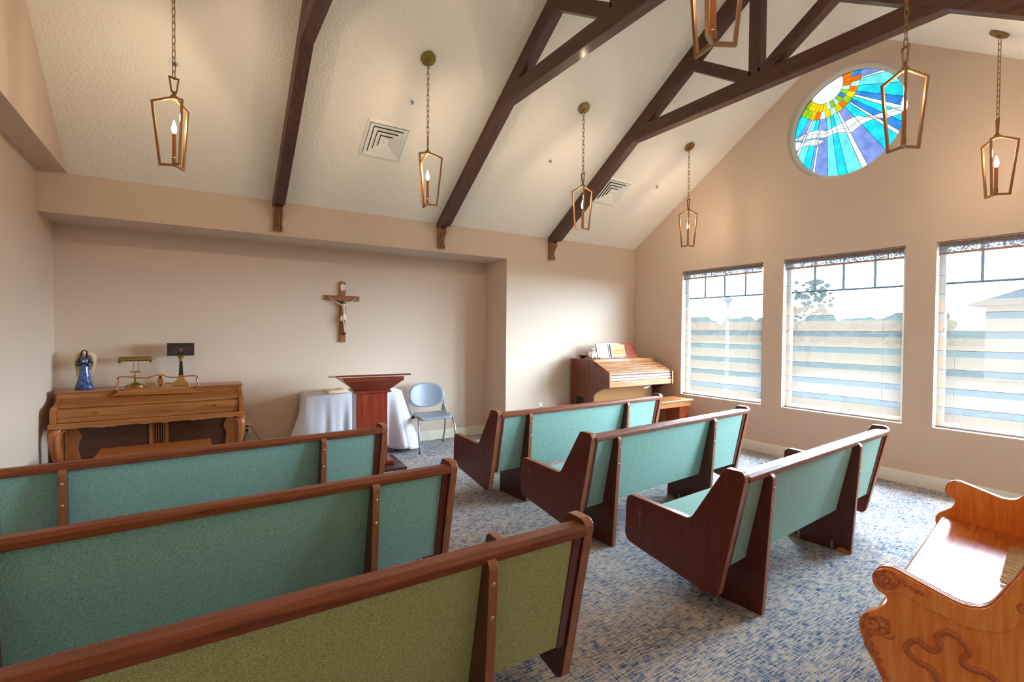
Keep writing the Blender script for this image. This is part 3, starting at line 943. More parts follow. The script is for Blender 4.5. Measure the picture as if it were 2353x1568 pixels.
# ------------------------------------------------------------------ carved oak bench (lower right)
def oak_bench():
    t = thing('carved_oak_bench', 'glossy carved golden oak bench with scrolled ends at the lower right corner', 'bench', (2.2, 0.8, 0), R(8.8))
    out = [(-0.52, 1.02), (-0.475, 1.03), (-0.43, 1.0), (-0.405, 0.93), (-0.369, 0.822), (-0.34, 0.76), (-0.302, 0.683), (-0.279, 0.658), (-0.261, 0.649), (-0.226, 0.643), (-0.192, 0.649), (-0.143, 0.664), (-0.099, 0.678), (-0.057, 0.691), (-0.032, 0.698), (-0.006, 0.696), (0.015, 0.680), (0.027, 0.657), (0.030, 0.632), (0.023, 0.610), (0.005, 0.594), (-0.010, 0.585), (-0.012, 0.570), (-0.004, 0.548), (0.014, 0.528), (0.048, 0.500), (0.068, 0.476), (0.076, 0.448), (0.072, 0.420), (0.060, 0.388), (0.047, 0.352), (0.030, 0.325), (0.010, 0.290), (-0.005, 0.250), (-0.01, 0.20), (-0.005, 0.14), (0.015, 0.09), (0.045, 0.06), (0.05, 0.03), (0.04, 0.0), (-0.10, 0.0), (-0.14, 0.05), (-0.30, 0.05), (-0.36, 0.0), (-0.50, 0.0), (-0.51, 0.10), (-0.47, 0.30), (-0.45, 0.50), (-0.48, 0.75), (-0.53, 0.95)]
    sm_ = [(v.x, v.y) for v in smoothpath([(a, b, 0) for a, b in out], 3, closed=True)]
    arm_top = [(-0.405, 0.93), (-0.369, 0.822), (-0.34, 0.76), (-0.302, 0.683), (-0.279, 0.658), (-0.261, 0.649), (-0.226, 0.643), (-0.192, 0.649), (-0.143, 0.664), (-0.099, 0.678), (-0.057, 0.691), (-0.032, 0.698), (-0.006, 0.696), (0.015, 0.680), (0.027, 0.657), (0.030, 0.632), (0.023, 0.612), (0.010, 0.598)]
    for k, xa in enumerate((0.0, 1.66)):
        e = MB().prism(sm_, 'x', xa, xa+0.04).build('end_panel', OAK, t, bevel=0.004)
        # reeded edge along the arm top
        for dx in (0.007, 0.020, 0.033):
            pth = smoothpath([(xa+dx, a, b) for a, b in arm_top], 3)
            MB().tube(pth, 0.0052, 8).build('arm_bead', OAKD, e, smooth=True)
        xo = xa if k == 0 else xa+0.04
        sg = -1 if k == 0 else 1
        # raised arm band following the arm and back edge (outer face)
        inner = [(-0.46, 0.90), (-0.425, 0.80), (-0.385, 0.70), (-0.345, 0.615), (-0.29, 0.584), (-0.23, 0.575), (-0.17, 0.588), (-0.12, 0.598), (-0.075, 0.615), (-0.035, 0.612), (-0.005, 0.592)]
        band = [(v.x, v.y) for v in smoothpath([(a, b, 0) for a, b in arm_top[:-1]], 3)]+[(v.x, v.y) for v in smoothpath([(a, b, 0) for a, b in inner[::-1]], 3)]
        MB().prism(band, 'x', xo+sg*0.008, xo).build('arm_band', OAK, e, bevel=0.003)
        # carved scrolls
        def spiral(cy, cz, r0, turns, a0, dirn=1, n=34, base=0.0035):
            pts, rs = [], []
            for i in range(n):
                u = i/(n-1)
                r = r0*(1-u*0.9)
                a = a0+dirn*turns*2*PI*u
                pts.append((xo+sg*0.009, cy+r*math.cos(a), cz+r*math.sin(a)))
                rs.append(base*(1-0.4*u))
            return pts, rs
        def carve(*args, x=0.0, **kw):
            p_, r_ = spiral(*args, **kw)
            MB().tube([(q[0]+sg*x, q[1], q[2]) for q in p_], r_, 8).build('carved_scroll', OAKD, e, smooth=True)
        carve(-0.008, 0.652, 0.030, 1.6, R(200), 1, base=0.005)
        carve(-0.008, 0.652, 0.020, 1.2, R(20), -1, base=0.0035)
        carve(0.028, 0.468, 0.034, 1.5, R(60), -1, base=0.005, x=-0.009)
        carve(-0.012, 0.452, 0.026, 1.5, R(190), 1, base=0.004, x=-0.009)
        carve(0.034, 0.375, 0.022, 1.3, R(80), -1, base=0.004, x=-0.009)
        carve(-0.372, 0.70, 0.022, 1.5, R(160), 1, base=0.004)
        carve(-0.436, 0.965, 0.030, 1.5, R(100), 1, base=0.005)
        def rim(cy, cz, ry, rz, rot, x=0.0):
            pts = []
            for i in range(28):
                a = 2*PI*i/28
                u, v = ry*math.cos(a), rz*math.sin(a)
                pts.append((xo+sg*(0.009+x), cy+u*math.cos(rot)-v*math.sin(rot), cz+u*math.sin(rot)+v*math.cos(rot)))
            MB().tube(pts, 0.0042, 8, closed=True).build('carved_rim', OAKD, e, smooth=True)
        rim(-0.010, 0.655, 0.040, 0.033, R(-20))
        rim(0.020, 0.462, 0.050, 0.030, R(-35), x=-0.009)
        for q in range(7):
            a = R(200+q*38)
            carve(-0.010+0.028*math.cos(a), 0.655+0.023*math.sin(a), 0.008, 1.0, a, (-1)**q, n=12, base=0.0028)
        for q in range(8):
            a = R(q*45)
            carve(0.020+0.034*math.cos(a), 0.462+0.018*math.sin(a)-0.02*math.cos(a), 0.008, 1.0, a, (-1)**q, n=12, base=0.0028, x=-0.009)
        for q in range(6):
            carve(0.040-0.011*q, 0.412-0.027*q, 0.010, 1.2, R(60+40*q), (-1)**q, n=14, base=0.0034, x=-0.009)
        for q in range(5):
            carve(-0.050-0.016*q, 0.664-0.006*q, 0.007, 1.0, R(90+180*(q % 2)), (-1)**q, n=12, base=0.0026)
        leaf = smoothpath([(xo+sg*0.009, -0.035, 0.672), (xo+sg*0.009, -0.065, 0.664), (xo+sg*0.009, -0.085, 0.648), (xo+sg*0.009, -0.105, 0.650), (xo+sg*0.009, -0.122, 0.638)], 4)
        MB().tube(leaf, [0.007*(1-0.6*i/len(leaf)) for i in range(len(leaf))], 8).build('carved_leaf', OAKD, e, smooth=True)
        leaf = smoothpath([(xo, 0.060, 0.44), (xo, 0.048, 0.40), (xo, 0.036, 0.36), (xo, 0.014, 0.33), (xo, 0.002, 0.29), (xo, -0.02, 0.275)], 4)
        MB().tube(leaf, [0.009*(1-0.6*i/len(leaf)) for i in range(len(leaf))], 8).build('carved_leaf', OAKD, e, smooth=True)
        # serpentine moulding
        sp = [(-0.150, 0.20), (-0.175, 0.26), (-0.172, 0.31), (-0.166, 0.342), (-0.156, 0.372), (-0.126, 0.384), (-0.098, 0.391), (-0.075, 0.413), (-0.083, 0.446), (-0.109, 0.464), (-0.129, 0.450), (-0.151, 0.448), (-0.168, 0.474), (-0.161, 0.504), (-0.185, 0.532), (-0.212, 0.528), (-0.228, 0.514), (-0.243, 0.489), (-0.229, 0.462), (-0.231, 0.441), (-0.250, 0.433), (-0.274, 0.436), (-0.295, 0.435), (-0.315, 0.418), (-0.318, 0.38), (-0.295, 0.34), (-0.305, 0.29), (-0.33, 0.25)]
        pth = smoothpath([(xo+sg*0.001, a, b) for a, b in sp], 5)
        MB().tube(pth, 0.0105, 10, flat=(1.0, 0.75, (1, 0, 0))).build('serpentine_moulding', OAKD, e, smooth=True)
    # seat: scooped board with rolled front
    sp = [(0.035, 0.445), (0.045, 0.462), (0.035, 0.480), (0.0, 0.483), (-0.08, 0.470), (-0.18, 0.456), (-0.28, 0.450), (-0.38, 0.455), (-0.42, 0.465)]
    tp = [(v.x, v.y) for v in smoothpath([(a, b, 0) for a, b in sp], 4)]
    bt = [(a, b-0.028) for a, b in tp[::-1]]
    MB().prism(tp+bt, 'x', 0.04, 1.66).build('seat', OAKX, t, smooth=True, angle=50)
    MB().prism([(-0.42, 0.44), (-0.50, 1.0), (-0.475, 1.01), (-0.395, 0.45)], 'x', 0.04, 1.66).build('backrest', OAKX, t, bevel=0.004)
    MB().box(0.04, 1.66, -0.06, -0.035, 0.33, 0.455).build('seat_apron', OAK, t, bevel=0.003)
oak_bench()
# throw with fringe lying over the seat and back
th = thing('fringed_throw', 'dark throw with tan fringe lying on the carved oak bench', 'throw', (2.2, 0.8, 0.47), R(8.8))
m = MB()
pts = [(-0.325, 0.4595), (-0.355, 0.463), (-0.385, 0.474), (-0.392, 0.52), (-0.41, 0.64), (-0.425, 0.75)]
for i in range(len(pts)-1):
    (a, b), (c, d) = pts[i], pts[i+1]
    m.add([(0.84, a, b-0.47+0.002), (1.40, a, b-0.47+0.002), (1.40, c, d-0.47+0.002), (0.84, c, d-0.47+0.002)], [(0, 1, 2, 3)])
o = m.build('throw_cloth', THROW, th, smooth=True)
sd = o.modifiers.new('s', 'SOLIDIFY'); sd.thickness = 0.005; sd.offset = 1
random.seed(5)
fg = MB()
for i in range(90):
    x = 0.84+0.56*i/89
    dx = random.uniform(-0.014, 0.014)
    fg.tube([(x, -0.327, -0.006), (x+dx*0.5, -0.295, -0.008+random.uniform(0, .003)), (x+dx, -0.262, -0.007+random.uniform(0, .004))], 0.0026, 4)
for i in range(10):
    y = -0.327-0.06*i/9
    dy = random.uniform(-0.008, 0.008)
    fg.tube([(0.842, y, -0.004+0.01*i/9), (0.815, y+dy*0.5, -0.004+0.01*i/9), (0.785, y+dy, -0.004+0.012*i/9)], 0.0026, 4)
tag(fg.build('fringe', FRINGE, th), 'tan twisted fringe', kind='stuff')

# ------------------------------------------------------------------ piano
def piano():
    PX0, PX1, PB = -1.09, 0.45, 6.575
    t = thing('upright_piano', 'brown walnut spinet piano with carved legs against the left end of the alcove', 'piano', ((PX0+PX1)/2, PB, 0))
    ox = (PX0+PX1)/2
    hw = (PX1-PX0)/2
    def pp(poly, a, b): return MB().prism([(y-PB, z) for y, z in poly], 'x', a, b)
    cheek = fillet([(PB, 0.10), (PB, 0.952), (6.255, 0.952), (6.25, 0.905), (6.205, 0.885), (6.10, 0.855), (6.02, 0.850), (5.965, 0.825), (5.965, 0.665), (6.28, 0.665), (6.28, 0.10)],
                   [0, 0, 0.004, 0.01, 0.03, 0.05, 0.03, 0.02, 0, 0, 0], 4)
    for xa in (-hw, hw-0.045):
        pp(cheek, xa, xa+0.045).build('side_cheek', PIANOZ, t, bevel=0.003)
    MB().box(-hw-0.012, hw+0.012, 6.235-PB, -0.0, 0.952, 0.968).build('top_lid', PIANOX, t, bevel=0.004)
    MB().box(-hw+0.0455, hw-0.0455, 6.255-PB, -0.005, 0.66, 0.9515).build('case_body', PIANOX, t)
    pp([(6.2545, 0.90), (6.05, 0.845), (6.045, 0.833), (6.2545, 0.885)], -hw+0.046, hw-0.046).build('music_shelf', PIANOX, t, bevel=0.002)
    f = pp(fillet([(6.2545, 0.872), (6.07, 0.832), (6.00, 0.823), (5.985, 0.815), (5.985, 0.752), (6.2545, 0.752)], [0, 0, 0.01, 0.01, 0.003, 0]), -hw+0.046, hw-0.046).build('fallboard', PIANOX, t, smooth=True, angle=25)
    for kx in (-0.44, 0.51):
        MB().lathe([(0.004, 0), (0.004, 0.006), (0.009, 0.010), (0.010, 0.015), (0.006, 0.020)], M=Matrix.Rotation(R(90), 4, 'X'), c=(kx, 5.984-PB, 0.785), n=14).build('knob', BRASSD, f, smooth=True)
    MB().box(-hw+0.046, hw-0.046, 5.995-PB, 6.25-PB, 0.706, 0.751).build('key_slip', PIANOX, t, bevel=0.003)
    # keybed rail with scalloped apron
    ap = [(-hw-0.01, 0.705), (-hw-0.01, 0.662)]
    for i in range(61):
        u = i/60
        x = -hw+0.1+(2*hw-0.2)*u
        d = 0.010*math.exp(-((abs(u-0.5)-0.06)/0.02)**2)+0.010*math.exp(-((abs(u-0.5)-0.30)/0.03)**2)+0.012*math.exp(-((abs(u-0.5)-0.24)/0.02)**2)
        ap.append((x, 0.655-d*0.9))
    ap += [(hw+0.01, 0.662), (hw+0.01, 0.705)]
    MB().prism(ap, 'y', 5.948-PB, 5.964-PB).build('apron_rail', ORGX if False else PIANOX, t, bevel=0.002)
    MB().box(-hw-0.01, hw+0.01, 5.964-PB, 6.27-PB, 0.664, 0.704).build('keybed', PIANOX, t)
    # legs: curved cabriole with scroll
    for sg in (-1, 1):
        xc = sg*(hw-0.045)
        pth = smoothpath([(xc, 6.03-PB, 0.655), (xc+sg*0.015, 5.99-PB, 0.60), (xc+sg*0.012, 5.985-PB, 0.50), (xc-sg*0.008, 6.01-PB, 0.33), (xc-sg*0.016, 6.03-PB, 0.16), (xc-sg*0.006, 6.00-PB, 0.05), (xc+sg*0.004, 5.97-PB, 0.012)], 5)
        n_ = len(pth)
        rad = [0.058-0.036*min(1, (i/n_)*1.35) for i in range(n_)]
        lg = MB().tube(pth, rad, 14).build('leg', PIANOZ, t, smooth=True)
        for q in (0.0, 0.022):
            rib = smoothpath([(xc-sg*(0.062-q), 5.975-PB, 0.635-q*.6), (xc-sg*(0.030-q*.6), 5.958-PB, 0.625-q*.6), (xc-sg*0.004+sg*q*.2, 5.942-PB, 0.59), (xc-sg*0.006+sg*q*.2, 5.935-PB, 0.50), (xc-sg*0.014, 5.965-PB, 0.35)], 4)
            MB().tube(rib, 0.006, 7).build('leg_moulding', PIANOZ, lg, smooth=True)
    MB().box(-hw+0.0455, hw-0.0455, 6.30-PB, 6.33-PB, 0.10, 0.66).build('lower_panel', PIANOD, t)
    for sg in (-1, 1):
        xc = sg*(hw-0.12)
        pil = [(xc-0.05, 0.10), (xc+0.05, 0.10), (xc+0.05, 0.655), (xc-0.05, 0.655)]
        side = [(v.x, v.y) for v in smoothpath([(xc-sg*0.03, 0.11, 0), (xc-sg*0.05, 0.25, 0), (xc-sg*0.03, 0.42, 0), (xc-sg*0.055, 0.52, 0), (xc-sg*0.03, 0.60, 0), (xc-sg*0.06, 0.655, 0)], 5)]
        MB().prism([(xc+sg*0.07, 0.11)]+side+[(xc+sg*0.07, 0.655)], 'y', 6.275-PB, 6.2995-PB).build('pilaster', PIANOZ, t, bevel=0.003)
    gx = 0.015
    g = MB().box(gx-0.082, gx-0.052, 6.285-PB, 6.2995-PB, 0.12, 0.655).box(gx+0.052, gx+0.082, 6.285-PB, 6.2995-PB, 0.12, 0.655)
    g.box(gx-0.052, gx+0.052, 6.285-PB, 6.2995-PB, 0.60, 0.655).box(gx-0.052, gx+0.052, 6.285-PB, 6.2995-PB, 0.12, 0.16)
    go = g.build('grille_frame', PIANOZ, t, bevel=0.002)
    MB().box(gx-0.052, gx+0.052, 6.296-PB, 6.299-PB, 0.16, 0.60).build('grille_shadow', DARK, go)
    for i in range(5):
        xx = gx-0.042+i*0.021
        MB().box(xx-0.005, xx+0.005, 6.284-PB, 6.292-PB, 0.16, 0.60).build('grille_slat', PIANOZ, go)
    MB().box(-hw, hw, 6.285-PB, PB-PB, 0.02, 0.0995).build('bottom_board', PIANOD, t, bevel=0.003)
    for dx in (-0.06, 0.0, 0.06):
        MB().box(gx+dx-0.012, gx+dx+0.012, 6.18-PB, 6.29-PB, 0.05, 0.06).build('pedal', BRASSD, t, bevel=0.003)
    # fretwork music stand
    MY = 6.226-PB
    def c(a, b):
        return (-0.714+0.00036006*a-ox, 1.4684-0.000395*b-0.0000186*(a-172))
    def W(P, k=4, dy=0.0): return smoothpath([(c(a, b)[0], MY+dy, c(a, b)[1]) for a, b in P], k)
    s = MB().prism([c(a, b) for a, b in ((70, 1430), (220, 1335), (430, 1300), (470, 1235), (1850, 1190), (1900, 1250), (2080, 1315), (2190, 1320), (2195, 1350))], 'y', MY-0.006, MY+0.006).build('music_stand', PIANOX, t, bevel=0.002)
    n3 = (0, 1, 0)
    fr = MB()
    fr.tube(W([(215, 985), (300, 942), (450, 945), (650, 962), (850, 970), (980, 940), (1080, 900), (1180, 888), (1290, 905), (1400, 945), (1600, 945), (1800, 915), (1950, 900), (2050, 908), (2090, 935)]), 0.0065, 8, flat=(1, 0.8, n3))
    fr.tube(W([(215, 985), (258, 1040), (225, 1130), (185, 1230), (230, 1300), (330, 1318), (420, 1270), (455, 1190), (520, 1120), (580, 1090)]), 0.0065, 8, flat=(1.1, 0.8, n3))
    fr.tube(W([(2090, 935), (2058, 990), (2080, 1080), (2110, 1165), (2060, 1235), (1970, 1255), (1890, 1205), (1860, 1130), (1800, 1090)]), 0.0065, 8, flat=(1.1, 0.8, n3))
    el = [c(1185+70*math.cos(a)*(1.0+0.25*math.sin(a)), 1045+125*math.sin(a)) for a in [2*PI*i/24 for i in range(24)]]
    fr.prism(el, 'y', MY-0.005, MY+0.005)
    fr.prism([c(a, b) for a, b in ((1150, 960), (1220, 960), (1215, 900), (1300, 890), (1250, 870), (1185, 862), (1120, 870), (1060, 895), (1155, 900))], 'y', MY-0.005, MY+0.005)
    fr.prism([c(a, b) for a, b in ((1140, 1210), (1230, 1205), (1215, 1140), (1160, 1140))], 'y', MY-0.005, MY+0.005)
    fr.prism([c(a, b) for a, b in ((850, 1085), (940, 1100), (990, 1085), (1060, 1110), (1130, 1180), (1040, 1150), (850, 1150))], 'y', MY-0.005, MY+0.005)
    fr.prism([c(a, b) for a, b in ((1240, 1170), (1300, 1100), (1380, 1075), (1390, 1095), (1500, 1068), (1490, 1110), (1400, 1130), (1320, 1140))], 'y', MY-0.005, MY+0.005)
    fr.build('fretwork', PIANOX, s, smooth=True)
piano()
# piano bench
pbn = thing('piano_bench', 'reddish brown wooden piano bench half hidden behind the front left pew', 'bench', (-0.28, 5.50, 0))
MB().box(-0.42, 0.42, -0.18, 0.18, 0.475, 0.50).build('seat', PIANOZ, pbn, bevel=0.004)
MB().box(-0.38, 0.38, -0.15, 0.15, 0.40, 0.4748).build('seat_frame', PIANOX, pbn, bevel=0.003)
for sx_ in (-1, 1):
    for sy_ in (-1, 1):
        MB().tube([(sx_*0.36, sy_*0.13, 0.0), (sx_*0.355, sy_*0.125, 0.40)], [0.016, 0.024], 10).build('leg', PIANOZ, pbn, smooth=True)

# ------------------------------------------------------------------ angel statuette
def angel():
    t = thing('angel_figurine', 'blue robed angel figurine with cream wings on the left end of the piano', 'figurine', (-0.912, 6.43, 0.968))
    wob = lambda a, z: 1+0.10*math.sin(a*6+z*18)*max(0, 1-z/0.25)
    g = MB().lathe([(0.066, 0.0), (0.070, 0.008), (0.062, 0.04), (0.050, 0.09), (0.040, 0.15), (0.036, 0.21), (0.034, 0.245), (0.038, 0.275), (0.036, 0.30), (0.022, 0.318), (0.012, 0.325)], n=36, sxy=(1, 0.75), wob=wob)
    g.build('robe', BLUE, t, smooth=True)
    for sg in (-1, 1):
        arm = smoothpath([(sg*0.030, 0, 0.305), (sg*0.048, -0.004, 0.27), (sg*0.046, -0.022, 0.245), (sg*0.020, -0.042, 0.262), (sg*0.006, -0.046, 0.272)], 4)
        MB().tube(arm, [0.015]*5+[0.017]*6+[0.012]*(len(arm)-11), 10).build('sleeve', BLUED, t, smooth=True)
        h = MB().ball((sg*0.002+0.004, -0.050, 0.276+sg*0.003), (0.010, 0.007, 0.006), 8)
        for q in range(4):
            h.tube([(sg*0.004+0.004, -0.052, 0.276+q*0.0028-0.004), (-sg*0.010+0.004, -0.055, 0.280+q*0.0028-0.004)], 0.0016, 5)
        h.tube([(sg*0.004+0.004, -0.053, 0.281), (sg*0.001+0.004, -0.056, 0.289)], 0.0017, 5)
        h.build('hand', SKIN, t, smooth=True)
    MB().lathe([(0.010, 0.31), (0.009, 0.34)], n=12, sxy=(1, 1)).build('neck', SKIN, t, smooth=True)
    hd = MB().ball((0.003, -0.006, 0.358), (0.0165, 0.018, 0.022), 14)
    hd.ball((0.003, -0.0245, 0.355), (0.0025, 0.004, 0.004), 6)
    hd.build('head', SKIN, t, smooth=True)
    fc = MB().ball((-0.003, -0.0225, 0.361), (0.002, 0.001, 0.001), 6).ball((0.009, -0.0225, 0.361), (0.002, 0.001, 0.001), 6).ball((0.003, -0.0225, 0.348), (0.0035, 0.001, 0.001), 6)
    fc.build('face_paint', HAIR, t)
    hr = MB().ball((0.002, 0.004, 0.366), (0.021, 0.019, 0.024), 14)
    for sg in (-1, 1):
        hr.tube(smoothpath([(sg*0.014+0.002, -0.004, 0.378), (sg*0.021+0.001, -0.008, 0.355), (sg*0.026, -0.008, 0.325), (sg*0.024, -0.012, 0.298)], 3), 0.009, 8)
    hr.tube([(0, 0.012, 0.36), (0, 0.02, 0.28)], [0.018, 0.014], 8)
    hr.build('hair', HAIR, t, smooth=True)
    for sg in (-1, 1):
        oL = [(0.012, 0.25), (0.020, 0.31), (0.034, 0.355), (0.055, 0.366), (0.074, 0.352), (0.088, 0.325), (0.092, 0.285), (0.086, 0.24), (0.072, 0.20), (0.062, 0.16), (0.070, 0.12) if sg < 0 else (0.058, 0.14), (0.052, 0.13), (0.040, 0.18), (0.022, 0.22)]
        q = [(v.x*sg, v.y) for v in smoothpath([(a, b, 0) for a, b in oL], 3, closed=True)]
        wg = MB().prism(q, 'y', 0.020, 0.027).build('wing', IVORY, t, bevel=0.002)
        oI = [(0.020, 0.25), (0.030, 0.32), (0.045, 0.335), (0.060, 0.30), (0.062, 0.25), (0.050, 0.19), (0.034, 0.20)]
        qi = [(v.x*sg, v.y) for v in smoothpath([(a, b, 0) for a, b in oI], 3, closed=True)]
        MB().prism(qi, 'y', 0.0175, 0.0198).build('inner_feathers', GOLD, wg)
        for j in range(6):
            a0 = 0.35-j*0.028
            MB().tube(smoothpath([(sg*(0.045+0.004*j), 0.0185, a0-0.01), (sg*(0.070+0.003*j if j < 4 else 0.066), 0.0185, a0-0.035), (sg*(0.066-0.004*max(0, j-2)), 0.0185, a0-0.075)], 3), 0.0028, 6).build('feather', IVORY, wg, smooth=True)
angel()

# ------------------------------------------------------------------ brass desk lamp and black-gold lamp on the piano
def desk_lamp():
    t = thing('desk_lamp', 'brass piano lamp with horizontal tube shade behind the music stand', 'lamp', (-0.505, 6.40, 0.968))
    MB().lathe([(0.080, 0.0), (0.082, 0.010), (0.076, 0.022), (0.050, 0.034), (0.022, 0.046), (0.012, 0.062), (0.010, 0.085), (0.018, 0.100), (0.016, 0.115), (0.008, 0.130), (0.008, 0.150)], n=30, sxy=(1, 0.8)).build('base', BRASSD, t, smooth=True)
    MB().tube([(-0.036, 0, 0.158), (0.036, 0, 0.158)], 0.006, 10).ball((-0.036, 0, 0.158), 0.009, 8).ball((0.036, 0, 0.158), 0.009, 8).build('crossbar', BRASSD, t, smooth=True)
    for dx in (-0.020, 0.020):
        MB().tube([(dx, 0, 0.160), (dx+0.008, 0.0, 0.262)], 0.0026, 6).build('rod', BRASSD, t, smooth=True)
    sh = MB()
    n_ = 16
    vs = []
    for xx in (-0.125, 0.125):
        for rr, sgn in ((0.031, 1), (0.028, -1)):
            for i in range(n_+1):
                a = R(-20)+R(220)*i/n_
                vs.append((xx, rr*math.cos(a), 0.285+rr*math.sin(a)))
    k = n_+1
    fs = []
    for i in range(n_):
        fs += [(i, i+1, 2*k+i+1, 2*k+i), (k+i+1, k+i, 3*k+i, 3*k+i+1), (i+1, i, k+i, k+i+1), (2*k+i, 2*k+i+1, 3*k+i+1, 3*k+i)]
    fs += [(0, 2*k, 3*k, k), (n_, k+n_, 3*k+n_, 2*k+n_)]
    s = sh.add(vs, fs).build('shade', BRASSD, t, smooth=True)
    MB().tube([(-0.118, 0, 0.280), (0.118, 0, 0.280)], 0.012, 12).build('tube_bulb', mat('frosted_tube', srgb(96, 84, 66), 0.5), s, smooth=True)
    for sg in (-1, 1):
        Mx = Matrix.Rotation(R(90), 4, 'Y')
        MB().lathe([(0.030, -0.008), (0.032, 0.0), (0.030, 0.006), (0.018, 0.012)], n=24, M=Matrix.Rotation(R(90*sg), 4, 'Y'), c=(sg*0.128, 0, 0.283)).build('end_cap', BRASSD, s, smooth=True)
    MB().tube([(0.136, 0, 0.283), (0.160, 0, 0.283)], 0.003, 6).ball((0.160, 0, 0.283), 0.005, 6).build('switch_knob', BRASSD, s, smooth=True)
desk_lamp()
def column_lamp():
    t = thing('table_lamp', 'black and gold column lamp with dark rectangular scroll shade on the piano', 'lamp', (-0.113, 6.42, 0.968), R(0))
    m = MB()
    for (h, z0, z1) in ((0.078, 0, 0.012), (0.070, 0.012, 0.024), (0.056, 0.024, 0.042), (0.044, 0.042, 0.060), (0.034, 0.060, 0.080), (0.027, 0.080, 0.105)):
        m.box(-h, h, -h*0.7, h*0.7, z0, z1)
    m.build('stepped_base', GOLD, t, bevel=0.004)
    vs = [(-0.021, -0.021, 0.105), (0.021, -0.021, 0.105), (0.021, 0.021, 0.105), (-0.021, 0.021, 0.105), (-0.013, -0.013, 0.262), (0.013, -0.013, 0.262), (0.013, 0.013, 0.262), (-0.013, 0.013, 0.262)]
    MB().add(vs, [(0, 1, 5, 4), (1, 2, 6, 5), (2, 3, 7, 6), (3, 0, 4, 7), (3, 2, 1, 0), (4, 5, 6, 7)]).build('column', mat('black_lacquer', srgb(34, 30, 30), 0.25, bump=(90, 0.4, 0.002)), t, bevel=0.002)
    MB().lathe([(0.016, 0.262), (0.018, 0.285), (0.030, 0.300), (0.031, 0.306), (0.018, 0.312), (0.012, 0.318)], n=4*6).build('capital', GOLD, t, smooth=True)
    SH = mat('dark_shade', srgb(44, 28, 24), 0.6)
    ORN = mat('copper_scroll', srgb(128, 74, 48), 0.5)
    w_, d_ = 0.121, 0.055
    s = MB().box(-w_, w_, -d_, -d_+0.003, 0.318, 0.452).box(-w_, w_, d_-0.003, d_, 0.318, 0.452).box(-w_, -w_+0.003, -d_+0.003, d_-0.003, 0.318, 0.452).box(w_-0.003, w_, -d_+0.003, d_-0.003, 0.318, 0.452)
    so_ = s.build('shade', SH, t)
    MB().box(-w_+0.003, w_-0.003, -0.003, 0.003, 0.318, 0.324).build('shade_spider', BRASSD, so_)
    yb = -d_-0.0012
    fr = MB().box(-w_, w_, yb, -d_-0.0002, 0.318, 0.325).box(-w_, w_, yb, -d_-0.0002, 0.445, 0.452).box(-w_, -w_+0.006, yb, -d_-0.0002, 0.325, 0.445).box(w_-0.006, w_, yb, -d_-0.0002, 0.325, 0.445)
    fr.build('shade_border', mat('shade_border', srgb(70, 44, 34), 0.6), so_)
    orn = MB()
    for sg in (-1, 1):
        for (cx_, cz_, r0, a0, dn) in ((0.030, 0.392, 0.020, 180, 1), (0.062, 0.378, 0.018, 160, -1), (0.085, 0.392, 0.014, 200, 1), (0.050, 0.352, 0.014, 90, 1)):
            P_ = []
            for i in range(22):
                u = i/21; r = r0*(1-0.8*u); a = R(a0)+dn*u*8
                P_.append((sg*(cx_+r*math.cos(a)), yb, cz_+r*math.sin(a)))
            orn.tube(P_, [0.0022*(1-0.4*i/22) for i in range(22)], 5)
        orn.tube(smoothpath([(sg*0.01, yb, 0.40), (sg*0.05, yb, 0.418), (sg*0.09, yb, 0.412), (sg*0.105, yb, 0.425)], 4), 0.0016, 5)
    orn.ball((0, yb, 0.382), (0.012, 0.003, 0.022), 10)
    orn.build('scroll_ornament', ORN, so_, smooth=True)
column_lamp()

# ------------------------------------------------------------------ outlets with cords
def outlet(x, y, z, label):
    t = thing('wall_outlet', label, 'outlet', (x, y, z), 0, 'white wall outlets')
    MB().box(-0.036, 0.036, -0.006, -0.0005, -0.058, 0.058).build('cover_plate', WHITE, t, bevel=0.002)
    for dz in (-0.024, 0.024):
        MB().lathe([(0.016, 0.0), (0.016, 0.0015)], n=16, M=Matrix.Rotation(R(90), 4, 'X'), c=(0, -0.006, dz)).build('socket_face', TRIM, t)
    return t
outlet(0.530, YA, 0.407, 'white wall outlet with two plugged cords between the piano and the altar table')
outlet(4.372, YF, 0.455, 'white wall outlet with a black plug, just left of the organ')
def plug(x, y, z, m, path, label, r=0.0035):
    t = thing('power_cord', label, 'power cord', (x, y, z))
    MB().box(-0.014, 0.014, -0.034, -0.0005, -0.012, 0.012).build('plug', m, t, bevel=0.004)
    MB().tube(smoothpath([(a-x, b-y, c-z) for a, b, c in path], 5), r, 7).build('cord', m, t, smooth=True)
YW = YA-0.0085
plug(0.530, YW, 0.432, mat('tan_cord', srgb(120, 82, 40), 0.5), [(0.535, YA-0.045, 0.44), (0.57, YA-0.045, 0.42), (0.60, YA-0.04, 0.37), (0.64, YA-0.035, 0.30), (0.68, YA-0.03, 0.20), (0.72, YA-0.03, 0.03), (0.80, YA-0.03, 0.006)], 'tan extension cord curving down from the outlet beside the piano')
plug(0.530, YW, 0.383, BLACK, [(0.530, YA-0.045, 0.383), (0.525, YA-0.05, 0.35), (0.505, YA-0.045, 0.30), (0.485, YA-0.04, 0.22), (0.475, YA-0.03, 0.02)], 'black power cord hanging from the outlet beside the piano')
plug(4.372, YF-0.0085, 0.431, BLACK, [(4.372, YF-0.045, 0.431), (4.41, YF-0.05, 0.40), (4.47, YF-0.04, 0.25), (4.55, YF-0.04, 0.02), (4.80, YF-0.035, 0.006)], 'black plug and cord in the outlet left of the organ', 0.004)

